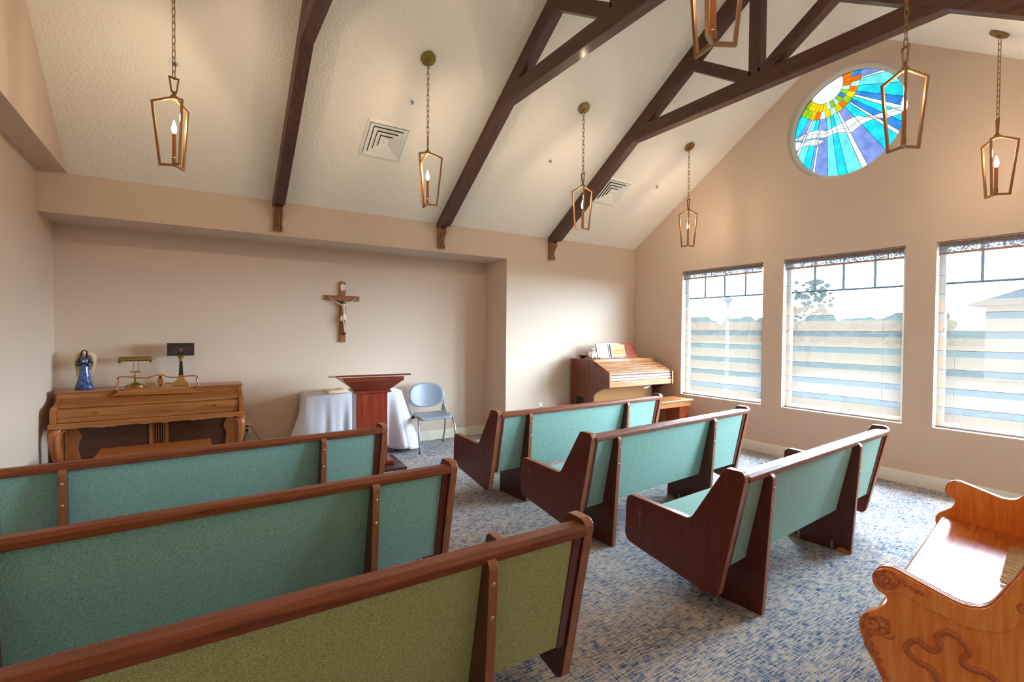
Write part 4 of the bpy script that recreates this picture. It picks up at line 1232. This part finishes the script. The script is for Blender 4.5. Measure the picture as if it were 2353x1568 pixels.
# ------------------------------------------------------------------ altar table with white cloth, books
tb = thing('altar_table', 'small table under the white cloth behind the lectern', 'table', (1.70, 6.39, 0))
MB().box(-0.57, 0.57, -0.16, 0.16, 0.765, 0.79).build('tabletop', PIANOD, tb)
for sx_ in (-1, 1):
    for sy_ in (-1, 1):
        MB().box(sx_*0.54-0.02, sx_*0.54+0.02, sy_*0.13-0.02, sy_*0.13+0.02, 0, 0.7645).build('leg', PIANOD, tb)
def tablecloth():
    # outline of the top, going left-back, left-front, right-front, right-back
    cx_, cy_ = 1.70, 6.39
    hx, hy = 0.585, 0.178
    per = []
    def seg(p, q, k):
        for i in range(k): per.append((p[0]+(q[0]-p[0])*i/k, p[1]+(q[1]-p[1])*i/k))
    seg((-hx, hy), (-hx, -hy), 18); seg((-hx, -hy), (hx, -hy), 70); seg((hx, -hy), (hx, hy), 18); per.append((hx, hy))
    n_ = len(per)
    rows = 16
    vs = []
    for j in range(rows+1):
        u = j/rows
        for i, (x, y) in enumerate(per):
            # nearness to the two front corners
            dl = math.hypot(x+hx, y+hy); dr = math.hypot(x-hx, y+hy)
            cl = math.exp(-(dl/0.16)**2); cr = math.exp(-(dr/0.16)**2)
            nx = -1 if i < 18 else (1 if i >= 88 else 0)
            ny = -1 if 18 <= i < 88 else 0
            s = i
            bl = 1.0
            ox_ = nx+(-0.75)*cl+0.75*cr
            oy_ = ny-0.55*(cl+cr)
            hang = 0.685+0.075*(cl+cr)+0.02*math.sin(s*0.5)
            fold = (0.020*math.sin(s*0.55)+0.014*math.sin(s*0.93+1))*u**1.2
            front = 0.5 if ny else 1
            flare = 0.035*u*front+(0.13*cl+0.11*cr)*u**1.1+fold
            xx, yy = x+ox_*flare, y+oy_*flare
            yy = min(yy, YA-0.02-cy_)
            zz = 0.7925-hang*u
            if j == 0: zz = 0.7925
            vs.append((xx, yy, max(0.012, zz)))
    m = MB()
    fs = [(j*n_+i, j*n_+i+1, (j+1)*n_+i+1, (j+1)*n_+i) for j in range(rows) for i in range(n_-1)]
    m.add(vs, fs)
    # top sheet
    m.add([(-hx, hy, 0.7925), (-hx, -hy, 0.7925), (hx, -hy, 0.7925), (hx, hy, 0.7925)], [(0, 1, 2, 3)])
    o = m.build('tablecloth', CLOTH, None, smooth=True, angle=60)
    o.location = (cx_, cy_, 0)
    sd = o.modifiers.new('s', 'SOLIDIFY'); sd.thickness = 0.0025; sd.offset = 1
    tag(o, 'white cloth draped to the floor over the altar table behind the lectern', 'tablecloth')
tablecloth()
bk = thing('open_book', 'open book with gilt page edges on the white altar cloth left of the lectern', 'book', (1.50, 6.40, 0.797), R(12))
MB().box(-0.14, 0.14, -0.10, 0.10, 0, 0.005).build('cover', BOOKC, bk, bevel=0.001)
MB().prism([(-0.135, 0.0055), (-0.132, 0.032), (-0.06, 0.042), (0.0, 0.028), (0.06, 0.042), (0.132, 0.032), (0.135, 0.0055)], 'y', -0.095, 0.095).build('page_block', PAGE, bk)
MB().add([(-0.131, -0.093, 0.0335), (-0.06, -0.093, 0.0435), (-0.002, -0.093, 0.0295), (-0.002, 0.093, 0.0295), (-0.06, 0.093, 0.0435), (-0.131, 0.093, 0.0335), (0.131, -0.093, 0.0335), (0.06, -0.093, 0.0435), (0.002, -0.093, 0.0295), (0.002, 0.093, 0.0295), (0.06, 0.093, 0.0435), (0.131, 0.093, 0.0335)], [(0, 1, 4, 5), (1, 2, 3, 4), (7, 6, 11, 10), (8, 7, 10, 9)]).build('open_pages', BOOKC, bk)

# ------------------------------------------------------------------ lectern
def lectern():
    t = thing('lectern', 'tall cherry wood lectern with flared top in front of the white table', 'lectern', (1.72, 5.72, 0), R(-4))
    MB().box(-0.34, 0.34, -0.36, 0.26, 0.0, 0.035).build('floor_plate', DARKB, t, bevel=0.004)
    MB().box(-0.24, 0.24, -0.20, 0.20, 0.036, 0.085).build('base_block', LECTX, t, bevel=0.012)
    MB().box(-0.175, 0.175, -0.135, 0.135, 0.0855, 0.862).build('column', LECT, t, bevel=0.006)
    MB().prism([(-0.205, 0.862), (0.205, 0.862), (0.218, 0.874), (0.205, 0.888), (0.195, 0.892), (-0.195, 0.892), (-0.205, 0.888), (-0.218, 0.874)], 'y', -0.165, 0.165).build('neck_moulding', LECTX, t, bevel=0.006)
    a, b = (0.19, 0.15), (0.325, 0.235)
    z0, z1, z2 = 0.8925, 1.005, 1.040
    vs = [(-a[0], -a[1], z0), (a[0], -a[1], z0), (a[0], a[1], z0), (-a[0], a[1], z0)]
    vs += [(-b[0], -b[1], z1), (b[0], -b[1], z1), (b[0], b[1], z1), (-b[0], b[1], z1)]
    MB().add(vs, [(0, 1, 5, 4), (1, 2, 6, 5), (2, 3, 7, 6), (3, 0, 4, 7), (3, 2, 1, 0), (4, 5, 6, 7)]).build('flared_neck', LECTX, t)
    e = (0.335, 0.245)
    vs = [(-e[0], -e[1], z1), (e[0], -e[1], z1), (e[0], e[1], z1), (-e[0], e[1], z1), (-e[0], -e[1], z2+0.012), (e[0], -e[1], z2+0.012), (e[0], e[1], z2-0.03), (-e[0], e[1], z2-0.03)]
    MB().add(vs, [(0, 1, 5, 4), (1, 2, 6, 5), (2, 3, 7, 6), (3, 0, 4, 7), (3, 2, 1, 0), (4, 5, 6, 7)]).build('crown', LECTX, t, bevel=0.003)
    Mt = Matrix.Translation((0, 0, 1.0495)) @ Matrix.Rotation(R(-5), 4, 'X')
    MB().box(-0.415, 0.415, -0.255, 0.275, -0.010, 0.010).xf(Mt).build('reading_board', LECTX, t, bevel=0.003)
lectern()

# ------------------------------------------------------------------ grey stacking chair
def chair():
    t = thing('stacking_chair', 'grey plastic stacking chair with oval back on tubular legs in the alcove', 'chair', (2.69, 6.17, 0))
    # seat shell
    m = MB()
    nx_, ny_ = 14, 10
    vs = []
    for j in range(ny_+1):
        v = j/ny_
        y = -0.19+0.40*v
        for i in range(nx_+1):
            u = i/nx_*2-1
            hw = 0.245*(1-0.10*max(0, (v-0.6))/0.4)*(1-0.14*(1-min(1, v*5))**2)
            x = u*hw
            z = 0.452-0.018*(1-u*u)*math.sin(PI*min(1, v*1.1))-0.03*(1-min(1, v*4))**2+0.0*v
            vs.append((x, y, z))
    fs = [(j*(nx_+1)+i, j*(nx_+1)+i+1, (j+1)*(nx_+1)+i+1, (j+1)*(nx_+1)+i) for j in range(ny_) for i in range(nx_)]
    o = m.add(vs, fs).build('seat', PLASTIC, t, smooth=True)
    sd = o.modifiers.new('s', 'SOLIDIFY'); sd.thickness = 0.016; sd.offset = -1
    # oval back
    m = MB()
    rings, nn = 7, 32
    vs = [(0, 0.190, 0.690)]
    def bp(x, z):
        return (x, 0.195-1.1*x*x+0.02+0.12*(z-0.69), z)
    vs = [bp(0, 0.690)]
    for q in range(1, rings+1):
        for i in range(nn):
            a = 2*PI*i/nn
            ex = math.copysign(abs(math.cos(a))**0.85, math.cos(a)); ez = math.copysign(abs(math.sin(a))**0.85, math.sin(a))
            vs.append(bp(0.258*q/rings*ex, 0.690+0.168*q/rings*ez*(1 if ez > 0 else 1.0)))
    fs = [(0, 1+i, 1+(i+1) % nn) for i in range(nn)]
    for q in range(rings-1):
        for i in range(nn):
            fs.append((1+q*nn+i, 1+(q+1)*nn+i, 1+(q+1)*nn+(i+1) % nn, 1+q*nn+(i+1) % nn))
    o = m.add(vs, fs).build('backrest', PLASTIC, t, smooth=True)
    sd = o.modifiers.new('s', 'SOLIDIFY'); sd.thickness = 0.014; sd.offset = 0
    for sg in (-1, 1):
        up = smoothpath([(sg*0.245, 0.02, 0.43), (sg*0.25, 0.10, 0.48), (sg*0.252, 0.155, 0.56), (sg*0.25, 0.155, 0.66)], 4)
        MB().tube(up, 0.014, 10, flat=(1.0, 0.8, (1, 0, 0))).build('back_upright', PLASTIC, t, smooth=True)
        gus = MB().prism([(0.10, 0.455), (0.16, 0.56), (0.172, 0.53), (0.19, 0.46)], 'x', sg*0.235-0.004, sg*0.235+0.004)
        gus.build('side_bracket', PLASTIC, t, bevel=0.002)
        fx, bx = (-0.267, -0.241) if sg < 0 else (0.236, 0.296)
        lg = MB().tube(smoothpath([(sg*0.236, 0.02, 0.435), (sg*0.236, -0.12, 0.425), (fx+0.004*sg, -0.225, 0.30), (fx, -0.252, 0.008)], 4), 0.0115, 10)
        o = lg.build('leg', STEEL, t, smooth=True)
        MB().lathe([(0.014, 0.0), (0.014, 0.02), (0.012, 0.022)], c=(fx, -0.252, 0), n=12).build('foot', BLACK, o, smooth=True)
        lg = MB().tube(smoothpath([(sg*0.247, 0.0, 0.43), (sg*0.25, 0.09, 0.40), (bx-0.003*sg, 0.20, 0.20), (bx, 0.270, 0.008)], 4), 0.0115, 10)
        o = lg.build('leg', STEEL, t, smooth=True)
        MB().lathe([(0.014, 0.0), (0.014, 0.02), (0.012, 0.022)], c=(bx, 0.270, 0), n=12).build('foot', BLACK, o, smooth=True)
        MB().lathe([(0.022, -0.02), (0.022, 0.02)], M=Matrix.Rotation(R(90), 4, 'Y'), c=(sg*0.25, 0.02, 0.43), n=14).build('hinge_block', BLACK, t, bevel=0.003)
chair()

# ------------------------------------------------------------------ crucifix
def crucifix():
    t = thing('crucifix', 'wooden crucifix with carved figure on the alcove wall', 'crucifix', (1.627, YA, 1.805))
    yb = -0.0005
    MB().box(-0.036, 0.036, -0.030, yb, -0.388, 0.389).build('cross_upright', CROSSW, t, bevel=0.002)
    MB().box(-0.2145, -0.0362, -0.0295, yb, 0.148, 0.213).box(0.0362, 0.2145, -0.0295, yb, 0.148, 0.213).build('cross_bar', CROSSX, t, bevel=0.002)
    pl = [(-0.022, 0.29), (-0.034, 0.305), (-0.028, 0.325), (-0.034, 0.345), (-0.020, 0.352), (-0.012, 0.368), (0.0, 0.360), (0.012, 0.368), (0.020, 0.352), (0.034, 0.345), (0.028, 0.325), (0.034, 0.305), (0.022, 0.29), (0.016, 0.262), (0.008, 0.282), (-0.008, 0.282), (-0.016, 0.262)]
    MB().prism(pl, 'y', -0.036, -0.0302).build('name_scroll', IVORY, t, bevel=0.001)
    MB().box(-0.01, 0.01, -0.02, -0.005, 0.389, 0.402).build('hanger', BRASSD, t)
    # figure grown with a skin modifier: one continuous body
    Y = -0.052
    J = [((0.006, Y, -0.055), (0.020, 0.015)),      # 0 pelvis
         ((0.004, Y-0.004, 0.000), (0.0165, 0.013)),     # 1 waist
         ((-0.002, Y-0.008, 0.055), (0.022, 0.016)),    # 2 chest
         ((-0.002, Y-0.006, 0.090), (0.020, 0.014)),    # 3 shoulders
         ((-0.006, Y-0.010, 0.108), (0.0085, 0.0085)),    # 4 neck
         ((-0.012, Y-0.018, 0.128), (0.0145, 0.016)),    # 5 head
         ((-0.038, Y-0.002, 0.100), (0.0095, 0.0095)), ((-0.090, Y+0.006, 0.125), (0.0068, 0.0068)), ((-0.150, Y+0.014, 0.166), (0.005, 0.005)), ((-0.166, Y+0.014, 0.174), (0.0058, 0.004)),
         ((0.034, Y-0.002, 0.102), (0.0095, 0.0095)), ((0.088, Y+0.006, 0.130), (0.0068, 0.0068)), ((0.146, Y+0.014, 0.176), (0.005, 0.005)), ((0.160, Y+0.014, 0.186), (0.0058, 0.004)),
         ((-0.008, Y-0.004, -0.078), (0.0145, 0.0145)), ((0.004, Y-0.018, -0.150), (0.0105, 0.0105)), ((0.012, Y+0.002, -0.232), (0.0068, 0.0068)), ((0.014, Y-0.010, -0.258), (0.0065, 0.0055)),
         ((0.024, Y-0.002, -0.078), (0.0145, 0.0145)), ((0.028, Y-0.014, -0.150), (0.0105, 0.0105)), ((0.022, Y+0.004, -0.230), (0.0068, 0.0068)), ((0.020, Y-0.008, -0.262), (0.0065, 0.0055))]
    E_ = [(0, 1), (1, 2), (2, 3), (3, 4), (4, 5), (3, 6), (6, 7), (7, 8), (8, 9), (3, 10), (10, 11), (11, 12), (12, 13), (0, 14), (14, 15), (15, 16), (16, 17), (0, 18), (18, 19), (19, 20), (20, 21)]
    me = bpy.data.meshes.new('figure')
    me.from_pydata([j[0] for j in J], E_, [])
    o = bpy.data.objects.new('figure', me)
    COL.objects.link(o)
    o.parent = t
    me.materials.append(PSKIN)
    sk = o.modifiers.new('skin', 'SKIN')
    sk.use_smooth_shade = True
    for v, j in zip(me.skin_vertices[0].data, J): v.radius = j[1]
    me.skin_vertices[0].data[0].use_root = True
    ss = o.modifiers.new('sub', 'SUBSURF'); ss.levels = 2; ss.render_levels = 2
    tag(o, 'pale carved figure with outstretched arms')
    # fingers
    f = MB()
    for sg, (hx, hz) in ((-1, (-0.168, 0.176)), (1, (0.162, 0.188))):
        for q in range(4):
            f.tube([(hx, Y+0.012, hz-0.003+q*0.003), (hx+sg*(0.009+0.001*(q % 3)), Y+0.004, hz+0.001+q*0.0034)], 0.0013, 5)
        f.tube([(hx-sg*0.004, Y+0.010, hz+0.004), (hx-sg*0.001, Y+0.004, hz+0.012)], 0.0013, 5)
    f.build('fingers', PSKIN, o, smooth=True)
    hr = MB().ball((-0.012, Y-0.011, 0.134), (0.0165, 0.014, 0.0175), 12)
    hr.tube([(-0.026, Y-0.014, 0.134), (-0.027, Y-0.018, 0.108)], 0.006, 8).tube([(0.002, Y-0.012, 0.136), (0.006, Y-0.014, 0.112)], 0.006, 8)
    hr.ball((-0.014, Y-0.028, 0.114), (0.007, 0.006, 0.007), 8)
    hr.build('hair', HAIR, t, smooth=True)
    fc = MB().ball((-0.017, Y-0.0335, 0.130), (0.002, 0.0012, 0.001), 6).ball((-0.009, Y-0.0335, 0.130), (0.002, 0.0012, 0.001), 6).ball((-0.013, Y-0.0345, 0.125), (0.0018, 0.003, 0.003), 6).ball((-0.013, Y-0.0335, 0.1195), (0.003, 0.001, 0.0008), 6)
    fc.build('face_paint', HAIR, t)
    lc = MB().lathe([(0.026, -0.098), (0.030, -0.085), (0.029, -0.06), (0.0235, -0.038), (0.0215, -0.032)], c=(0.007, Y-0.004, 0), n=20, sxy=(1, 0.75))
    lc.tube(smoothpath([(-0.022, Y-0.008, -0.045), (-0.032, Y-0.008, -0.075), (-0.030, Y-0.006, -0.115)], 3), [0.007, 0.008, 0.010, 0.010, 0.011, 0.010, 0.007], 8)
    lc.build('loincloth', IVORY, t, smooth=True)
    MB().box(0.000, 0.034, Y+0.004, -0.0302, -0.292, -0.262).box(0.0, 0.034, Y-0.018, Y+0.004, -0.288, -0.268).build('footrest', DARKB, t, bevel=0.002)
crucifix()

# ------------------------------------------------------------------ organ and its bench
def organ():
    X0, X1, YO = 4.905, 6.245, 5.93
    t = thing('electric_organ', 'brown console organ with closed slatted roll top in the right corner', 'organ', ((X0+X1)/2, YO, 0))
    hw = (X1-X0)/2
    def pp(poly, a, b): return MB().prism([(y-YO, z) for y, z in poly], 'x', a, b)
    for xa in (-hw, hw-0.03):
        c = pp([(YO, 0.0), (YO, 1.158), (5.525, 1.158), (5.525, 0.0)], xa, xa+0.03).build('rear_side', ORGZ, t, bevel=0.003)
        xo = xa-0.0005 if xa < 0 else xa+0.0305
        s = 1 if xa > 0 else -1
        m = MB()
        for (y0, y1, z0, z1) in ((5.60, 5.86, 1.04, 1.044), (5.60, 5.86, 0.30, 0.304), (5.60, 5.604, 0.304, 1.04), (5.856, 5.86, 0.304, 1.04)):
            m.box(xo-0.001, xo+0.001, y0-YO, y1-YO, z0, z1)
        m.build('panel_bead', PEWX, c)
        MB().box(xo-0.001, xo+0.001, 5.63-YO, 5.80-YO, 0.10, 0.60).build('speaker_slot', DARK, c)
        arm = fillet([(5.5245, 0.0), (5.5245, 1.170), (5.465, 1.170), (5.40, 1.10), (5.12, 0.995), (5.09, 0.985), (5.09, 0.785), (5.25, 0.755), (5.42, 0.66), (5.42, 0.0)],
                     [0, 0, 0.015, 0.08, 0.02, 0.012, 0.012, 0.10, 0.06, 0])
        pp(arm, xa, xa+0.03).build('side_arm', ORGZ, t, bevel=0.003)
        pp([(5.0895, 0.79), (5.0895, 0.985), (5.084, 0.985), (5.084, 0.79)], xa, xa+0.03).build('arm_edge', ORGX, t)
    MB().box(-hw+0.0305, hw-0.0305, 5.535-YO, -0.02, 0.05, 1.157).build('rear_case', ORGZ, t)
    MB().box(-hw-0.003, hw+0.003, 5.52-YO, 0.0, 1.1585, 1.172).build('top_board', ORGD, t, bevel=0.003)
    pp([(5.5195, 1.1715), (5.455, 1.1715), (5.435, 1.140), (5.5195, 1.140)], -hw+0.0305, hw-0.0305).build('top_step', ORGX, t, bevel=0.004)
    # tambour slats
    P0, P1 = Vector((5.432, 1.132)), Vector((5.125, 0.992))
    nsl = 9
    d = (P1-P0)/nsl
    nrm = Vector((-d.y, d.x)).normalized()
    if nrm.y < 0: nrm = -nrm
    pp([tuple(P0), tuple(P1), (5.125, 0.90), (5.432, 0.90)], -hw+0.0305, hw-0.0305).build('roll_bed', DARK if False else ORGD, t)
    for i in range(nsl):
        a = P0+d*(i+0.06); b = P0+d*(i+0.80)
        q = [tuple(a+nrm*0.0005), tuple(b+nrm*0.0005), tuple(b+nrm*0.009), tuple((a+b)/2+nrm*0.013), tuple(a+nrm*0.009)]
        pp(q, -hw+0.032, hw-0.032).build('roll_slat', ORGD if i % 2 else ORGX, t, bevel=0.002)
    for i in range(3):
        z1 = 0.988-i*0.039
        pp(fillet([(5.13, z1), (5.112, z1-0.003), (5.104, z1-0.017), (5.112, z1-0.032), (5.13, z1-0.034)], [0, 0.003, 0.01, 0.003, 0]), -hw+0.032, hw-0.032).build('roll_slat', mat('pale_slat', srgb(176, 160, 146), 0.35) if i else ORGD, t, smooth=True)
    MB().box(-hw+0.0305, hw-0.0305, 5.131-YO, 5.43-YO, 0.84, 0.8995).build('key_case', ORGD, t)
    MB().box(-hw+0.0305, hw-0.0305, 5.098-YO, 5.14-YO, 0.79, 0.868).build('front_rail', ORGX, t, bevel=0.004)
    MB().box(-hw+0.0305, hw-0.0305, 5.1405-YO, 5.52-YO, 0.79, 0.839).build('case_bottom', ORGD, t)
    MB().box(-hw+0.0305, hw-0.0305, 5.47-YO, 5.495-YO, 0.08, 0.7895).build('kick_panel', ORGF, t)
    for dx in (0.05, 0.085, 0.13):
        MB().tube([(dx+0.10, 5.14-YO, 0.775), (dx-0.03, 5.10-YO, 0.745)], 0.006, 8).ball((dx-0.03, 5.10-YO, 0.745), 0.0075, 8).build('knee_lever', STEEL, t, smooth=True)
    MB().lathe([(0.004, 0), (0.004, 0.004)], M=Matrix.Rotation(R(90), 4, 'X'), c=(0.15, 5.098-YO, 0.83), n=10).build('keyhole', DARK, t)
    # pedal box
    m = MB()
    for i in range(13):
        m.box(-0.50+i*0.08, -0.47+i*0.08, 5.05-YO, 5.46-YO, 0.06, 0.085)
    m.build('pedalboard', PIANOD, t, bevel=0.003)
    # hinged music rack with three panels, leaning back
    def place(bx, by, bz): return Matrix.Translation((bx, by, bz)) @ Matrix.Rotation(R(-14), 4, 'X')
    Mt = place(0.0, 5.63-YO, 1.1735)
    r = [(-0.385, 0.0), (0.475, 0.0), (0.385, 0.235), (-0.385, 0.235)]
    rk = MB().prism(r, 'y', 0.0, 0.014).xf(Mt).build('music_rack', ORGM, t, bevel=0.002)
    def fp(pts, d0, d1, name, m_, lab=None):
        o = MB().prism(pts, 'y', d0, d1).xf(Mt).build(name, m_, rk, bevel=0.0015)
        if lab: tag(o, lab)
        return o
    fp([(-0.345, 0.05), (-0.175, 0.05), (-0.175, 0.195), (-0.345, 0.195)], -0.006, -0.0004, 'raised_panel', ORGM)
    fp([(0.235, 0.05), (0.42, 0.05), (0.36, 0.195), (0.235, 0.195)], -0.006, -0.0004, 'raised_panel', ORGM)
    fp([(-0.15, 0.0), (-0.125, 0.0), (-0.125, 0.225), (-0.15, 0.225)], -0.008, -0.0004, 'stile', DARKB)
    fp([(0.19, 0.0), (0.215, 0.0), (0.205, 0.225), (0.18, 0.225)], -0.008, -0.0004, 'stile', DARKB)
    # ledge
    MB().box(-0.385, 0.475, 5.585-YO, 5.628-YO, 1.1725, 1.184).build('rack_ledge', ORGD, t, bevel=0.002)
organ()
pq = thing('relief_plaque', 'copper relief plaque leaning on the music rack of the organ', 'plaque', (5.612, 5.625, 1.186))
Mq = Matrix.Rotation(R(-14), 4, 'X')
MB().box(-0.155, 0.155, -0.012, -0.002, 0.0, 0.205).xf(Mq).build('plaque_frame', ORGM, pq, bevel=0.002)
rel = MB().box(-0.140, 0.140, -0.0145, -0.0122, 0.015, 0.190)
random.seed(11)
for i in range(26):
    rel.ball((-0.12+0.24*(i % 13)/12+random.uniform(-0.006, 0.006), -0.0150, 0.055+0.045*(i//13)+random.uniform(-0.012, 0.016)), (random.uniform(0.006, 0.012), 0.006, random.uniform(0.010, 0.022)), 8)
rel.xf(Mq).build('copper_relief', COPPER, pq, smooth=True)

# cherub and gilt dish on the organ
def cherub():
    t = thing('cherub_figurine', 'white cherub figurine with wings sitting on the left end of the organ', 'figurine', (5.02, 5.56, 1.172), R(-25))
    J = [((0, 0.0, 0.040), (0.026, 0.024)), ((0, -0.004, 0.070), (0.024, 0.020)), ((0, -0.008, 0.092), (0.018, 0.015)), ((0, -0.010, 0.104), (0.010, 0.010)), ((0, -0.014, 0.128), (0.024, 0.024)),
         ((-0.022, -0.006, 0.090), (0.010, 0.010)), ((-0.034, -0.022, 0.068), (0.009, 0.009)), ((-0.016, -0.038, 0.082), (0.008, 0.008)),
         ((0.022, -0.006, 0.090), (0.010, 0.010)), ((0.034, -0.022, 0.068), (0.009, 0.009)), ((0.016, -0.038, 0.082), (0.008, 0.008)),
         ((-0.018, -0.020, 0.030), (0.016, 0.016)), ((-0.026, -0.058, 0.032), (0.012, 0.012)), ((-0.022, -0.064, 0.010), (0.009, 0.008)),
         ((0.018, -0.020, 0.030), (0.016, 0.016)), ((0.028, -0.050, 0.026), (0.012, 0.012)), ((0.036, -0.078, 0.012), (0.009, 0.008))]
    E_ = [(0, 1), (1, 2), (2, 3), (3, 4), (2, 5), (5, 6), (6, 7), (2, 8), (8, 9), (9, 10), (0, 11), (11, 12), (12, 13), (0, 14), (14, 15), (15, 16)]
    me = bpy.data.meshes.new('body'); me.from_pydata([j[0] for j in J], E_, [])
    o = bpy.data.objects.new('body', me); COL.objects.link(o); o.parent = t
    me.materials.append(CHERUB)
    sk = o.modifiers.new('skin', 'SKIN'); sk.use_smooth_shade = True
    for v, j in zip(me.skin_vertices[0].data, J): v.radius = j[1]
    me.skin_vertices[0].data[0].use_root = True
    ss = o.modifiers.new('sub', 'SUBSURF'); ss.levels = 2; ss.render_levels = 2
    h = MB()
    for i in range(16):
        a = i*2.4; zz = i/16
        rr = math.sqrt(1-zz*zz*0.9)
        h.ball((0.023*rr*math.cos(a), -0.010+0.021*rr*math.sin(a), 0.140+0.016*zz), 0.0085, 6)
    h.build('curls', CHERUB, t, smooth=True)
    MB().ball((0, -0.040, 0.128), (0.003, 0.004, 0.003), 6).ball((-0.008, -0.037, 0.133), 0.0018, 5).ball((0.008, -0.037, 0.133), 0.0018, 5).ball((0, -0.037, 0.119), (0.004, 0.002, 0.0012), 6).build('face', CHERUB, t, smooth=True)
    for sg in (-1, 1):
        oL = [(0.008, 0.055), (0.014, 0.095), (0.040, 0.112), (0.062, 0.100), (0.070, 0.070), (0.060, 0.035), (0.038, 0.022), (0.022, 0.035)]
        q = [(v.x*sg, v.y) for v in smoothpath([(a, b, 0) for a, b in oL], 3, closed=True)]
        MB().prism(q, 'y', 0.018, 0.026).build('wing', CHERUB, t, bevel=0.003)
cherub()
ds = thing('gilt_dish', 'gold leaf shaped dish on a dark stand at the left end of the organ', 'dish', (4.985, 5.74, 1.172), R(10))
MB().lathe([(0.050, 0), (0.052, 0.008), (0.030, 0.014), (0.060, 0.026), (0.085, 0.030)], n=20).build('stand', DARKB, ds, smooth=True)
MB().lathe([(0.020, 0.0305), (0.060, 0.036), (0.090, 0.054), (0.094, 0.058), (0.086, 0.056), (0.055, 0.044), (0.020, 0.042)], n=40, wob=lambda a, z: 1+0.10*math.sin(a*7)).build('dish_bowl', GOLD, ds, smooth=True)
ob = thing('organ_bench', 'light brown wooden organ bench beside the first window', 'bench', (5.66, 4.86, 0))
MB().box(-0.53, 0.53, -0.19, 0.19, 0.575, 0.60).build('seat', ORGX, ob, bevel=0.006)
MB().box(-0.50, 0.50, -0.165, 0.165, 0.50, 0.5748).build('seat_box', ORGX, ob, bevel=0.004)
for sg in (-1, 1):
    MB().box(sg*0.40-0.10, sg*0.40+0.10, -0.13, 0.13, 0.0, 0.4995).build('leg', ORGM, ob, bevel=0.006)
MB().box(-0.2995, 0.2995, -0.012, 0.012, 0.10, 0.16).build('stretcher', ORGM, ob, bevel=0.003)

# ------------------------------------------------------------------ outside
struct(MB().box(XR+0.9, 160, -60, 140, -0.45, -0.35), 'ground', GRASS)
struct(MB().box(15.5, 27, -20, 12.5, -0.3495, -0.335), 'ground_paving', PAVE)
struct(MB().box(XR+0.16, XR+0.90, YB-0.5, YA+0.5, -0.45, -0.05), 'ground_footing', PAVE)
struct(MB().box(XR+0.16, XR+1.05, YB-0.6, YA+0.6, 3.02, 3.10), 'added_overhang_1', WHITE)  # unseen overhang added to cut off high sun and sky at the windows
random.seed(21)
def tree(x, y, h, r, label):
    t = thing('tree', label, 'tree', (x, y, -0.35), 0, 'trees outside the windows')
    MB().tube([(0, 0, 0), (0.05, 0.05, h*0.55)], [0.16, 0.10], 8).build('trunk', BARK, t, smooth=True)
    m = MB()
    small = r < 2
    for i in range(110 if small else 26):
        a, q = random.uniform(0, 2*PI), random.random()**0.5
        zz = random.uniform(-1, 1)
        rr = r*q*math.sqrt(max(0, 1-zz*zz*0.7))
        s = r*(random.uniform(0.06, 0.15) if small else random.uniform(0.22, 0.40))
        m.ball((rr*math.cos(a), rr*math.sin(a), h*0.68+zz*h*0.26), (s, s, s*0.8), 5 if small else 8)
    m.build('crown', LEAF, t, smooth=True)
tree(90, 67.0, 4.6, 4.0, 'green tree far outside, leftmost in the window nearest the organ')
tree(92, 57.5, 4.4, 4.4, 'low rounded green tree far outside, in the middle of the window nearest the organ')
tree(94, 47.0, 4.8, 4.6, 'wide green tree far outside, leftmost of the row in the middle window')
tree(93, 37.6, 4.0, 4.0, 'green tree far outside, in the centre of the middle window')
tree(90, 29.2, 5.0, 4.2, 'green tree far outside, right half of the middle window')
tree(30, 14.9, 5.3, 1.35, 'thin taller tree near the upper left corner of the middle window')
hd_ = MB()
for i in range(70):
    hd_.ball((108+random.uniform(-1, 1), 16+i*1.1, 1.1+random.uniform(-0.3, 0.5)), (1.6, 1.6, 1.6), 6)
tag(hd_.build('hedge', LEAF, None, smooth=True), 'long low hedge of dark shrubs across the far side of the lawn', 'hedge', kind='stuff')
lp = thing('lamp_post', 'white outdoor lamp post seen through the window nearest the organ', 'lamp post', (14.1, 9.42, -0.35))
MB().tube([(0, 0, 0), (0, 0, 2.9)], [0.06, 0.05], 12).build('pole', POST, lp, smooth=True)
MB().lathe([(0.10, 0), (0.14, 0.03), (0.14, 0.10), (0.05, 0.14)], c=(0, 0, 2.9), n=16).build('lamp_head', POST, lp, smooth=True)
hs = thing('neighbour_building', 'tan building with grey hipped roof outside the right hand window', 'building', (32, 3.0, -0.35))
MB().box(-3, 6, -6.0, 4.0, 0, 3.2).build('walls', STUCCO, hs)
MB().add([(-3.6, -6.6, 3.2), (6.6, -6.6, 3.2), (6.6, 4.6, 3.2), (-3.6, 4.6, 3.2), (1.5, -2.5, 5.3), (1.5, 0.5, 5.3)], [(0, 1, 4), (1, 2, 5, 4), (2, 3, 5), (3, 0, 4, 5), (3, 2, 1, 0)]).build('roof', ROOFT, hs)
for yy in (-4.2, -1.4, 1.4):
    MB().box(-3.02, -2.99, yy, yy+1.1, 1.0, 2.3).build('window', ROOFT, hs)

# daylight portals: guide light sampling through the openings (they emit nothing themselves)
def portal(y, z, sy, sz):
    l = bpy.data.lights.new('daylight_portal', 'AREA')
    l.shape = 'RECTANGLE'; l.size = sz; l.size_y = sy
    l.cycles.is_portal = True
    o = bpy.data.objects.new('daylight_portal', l)
    COL.objects.link(o)
    o.location = (XR+0.17, y, z)
    o.rotation_euler = (0, R(90), 0)
for a, b in WINS: portal((a+b)/2, (WT+WB)/2, b-a, WT-WB)
portal(RC, RZ_, 1.27, 1.27)
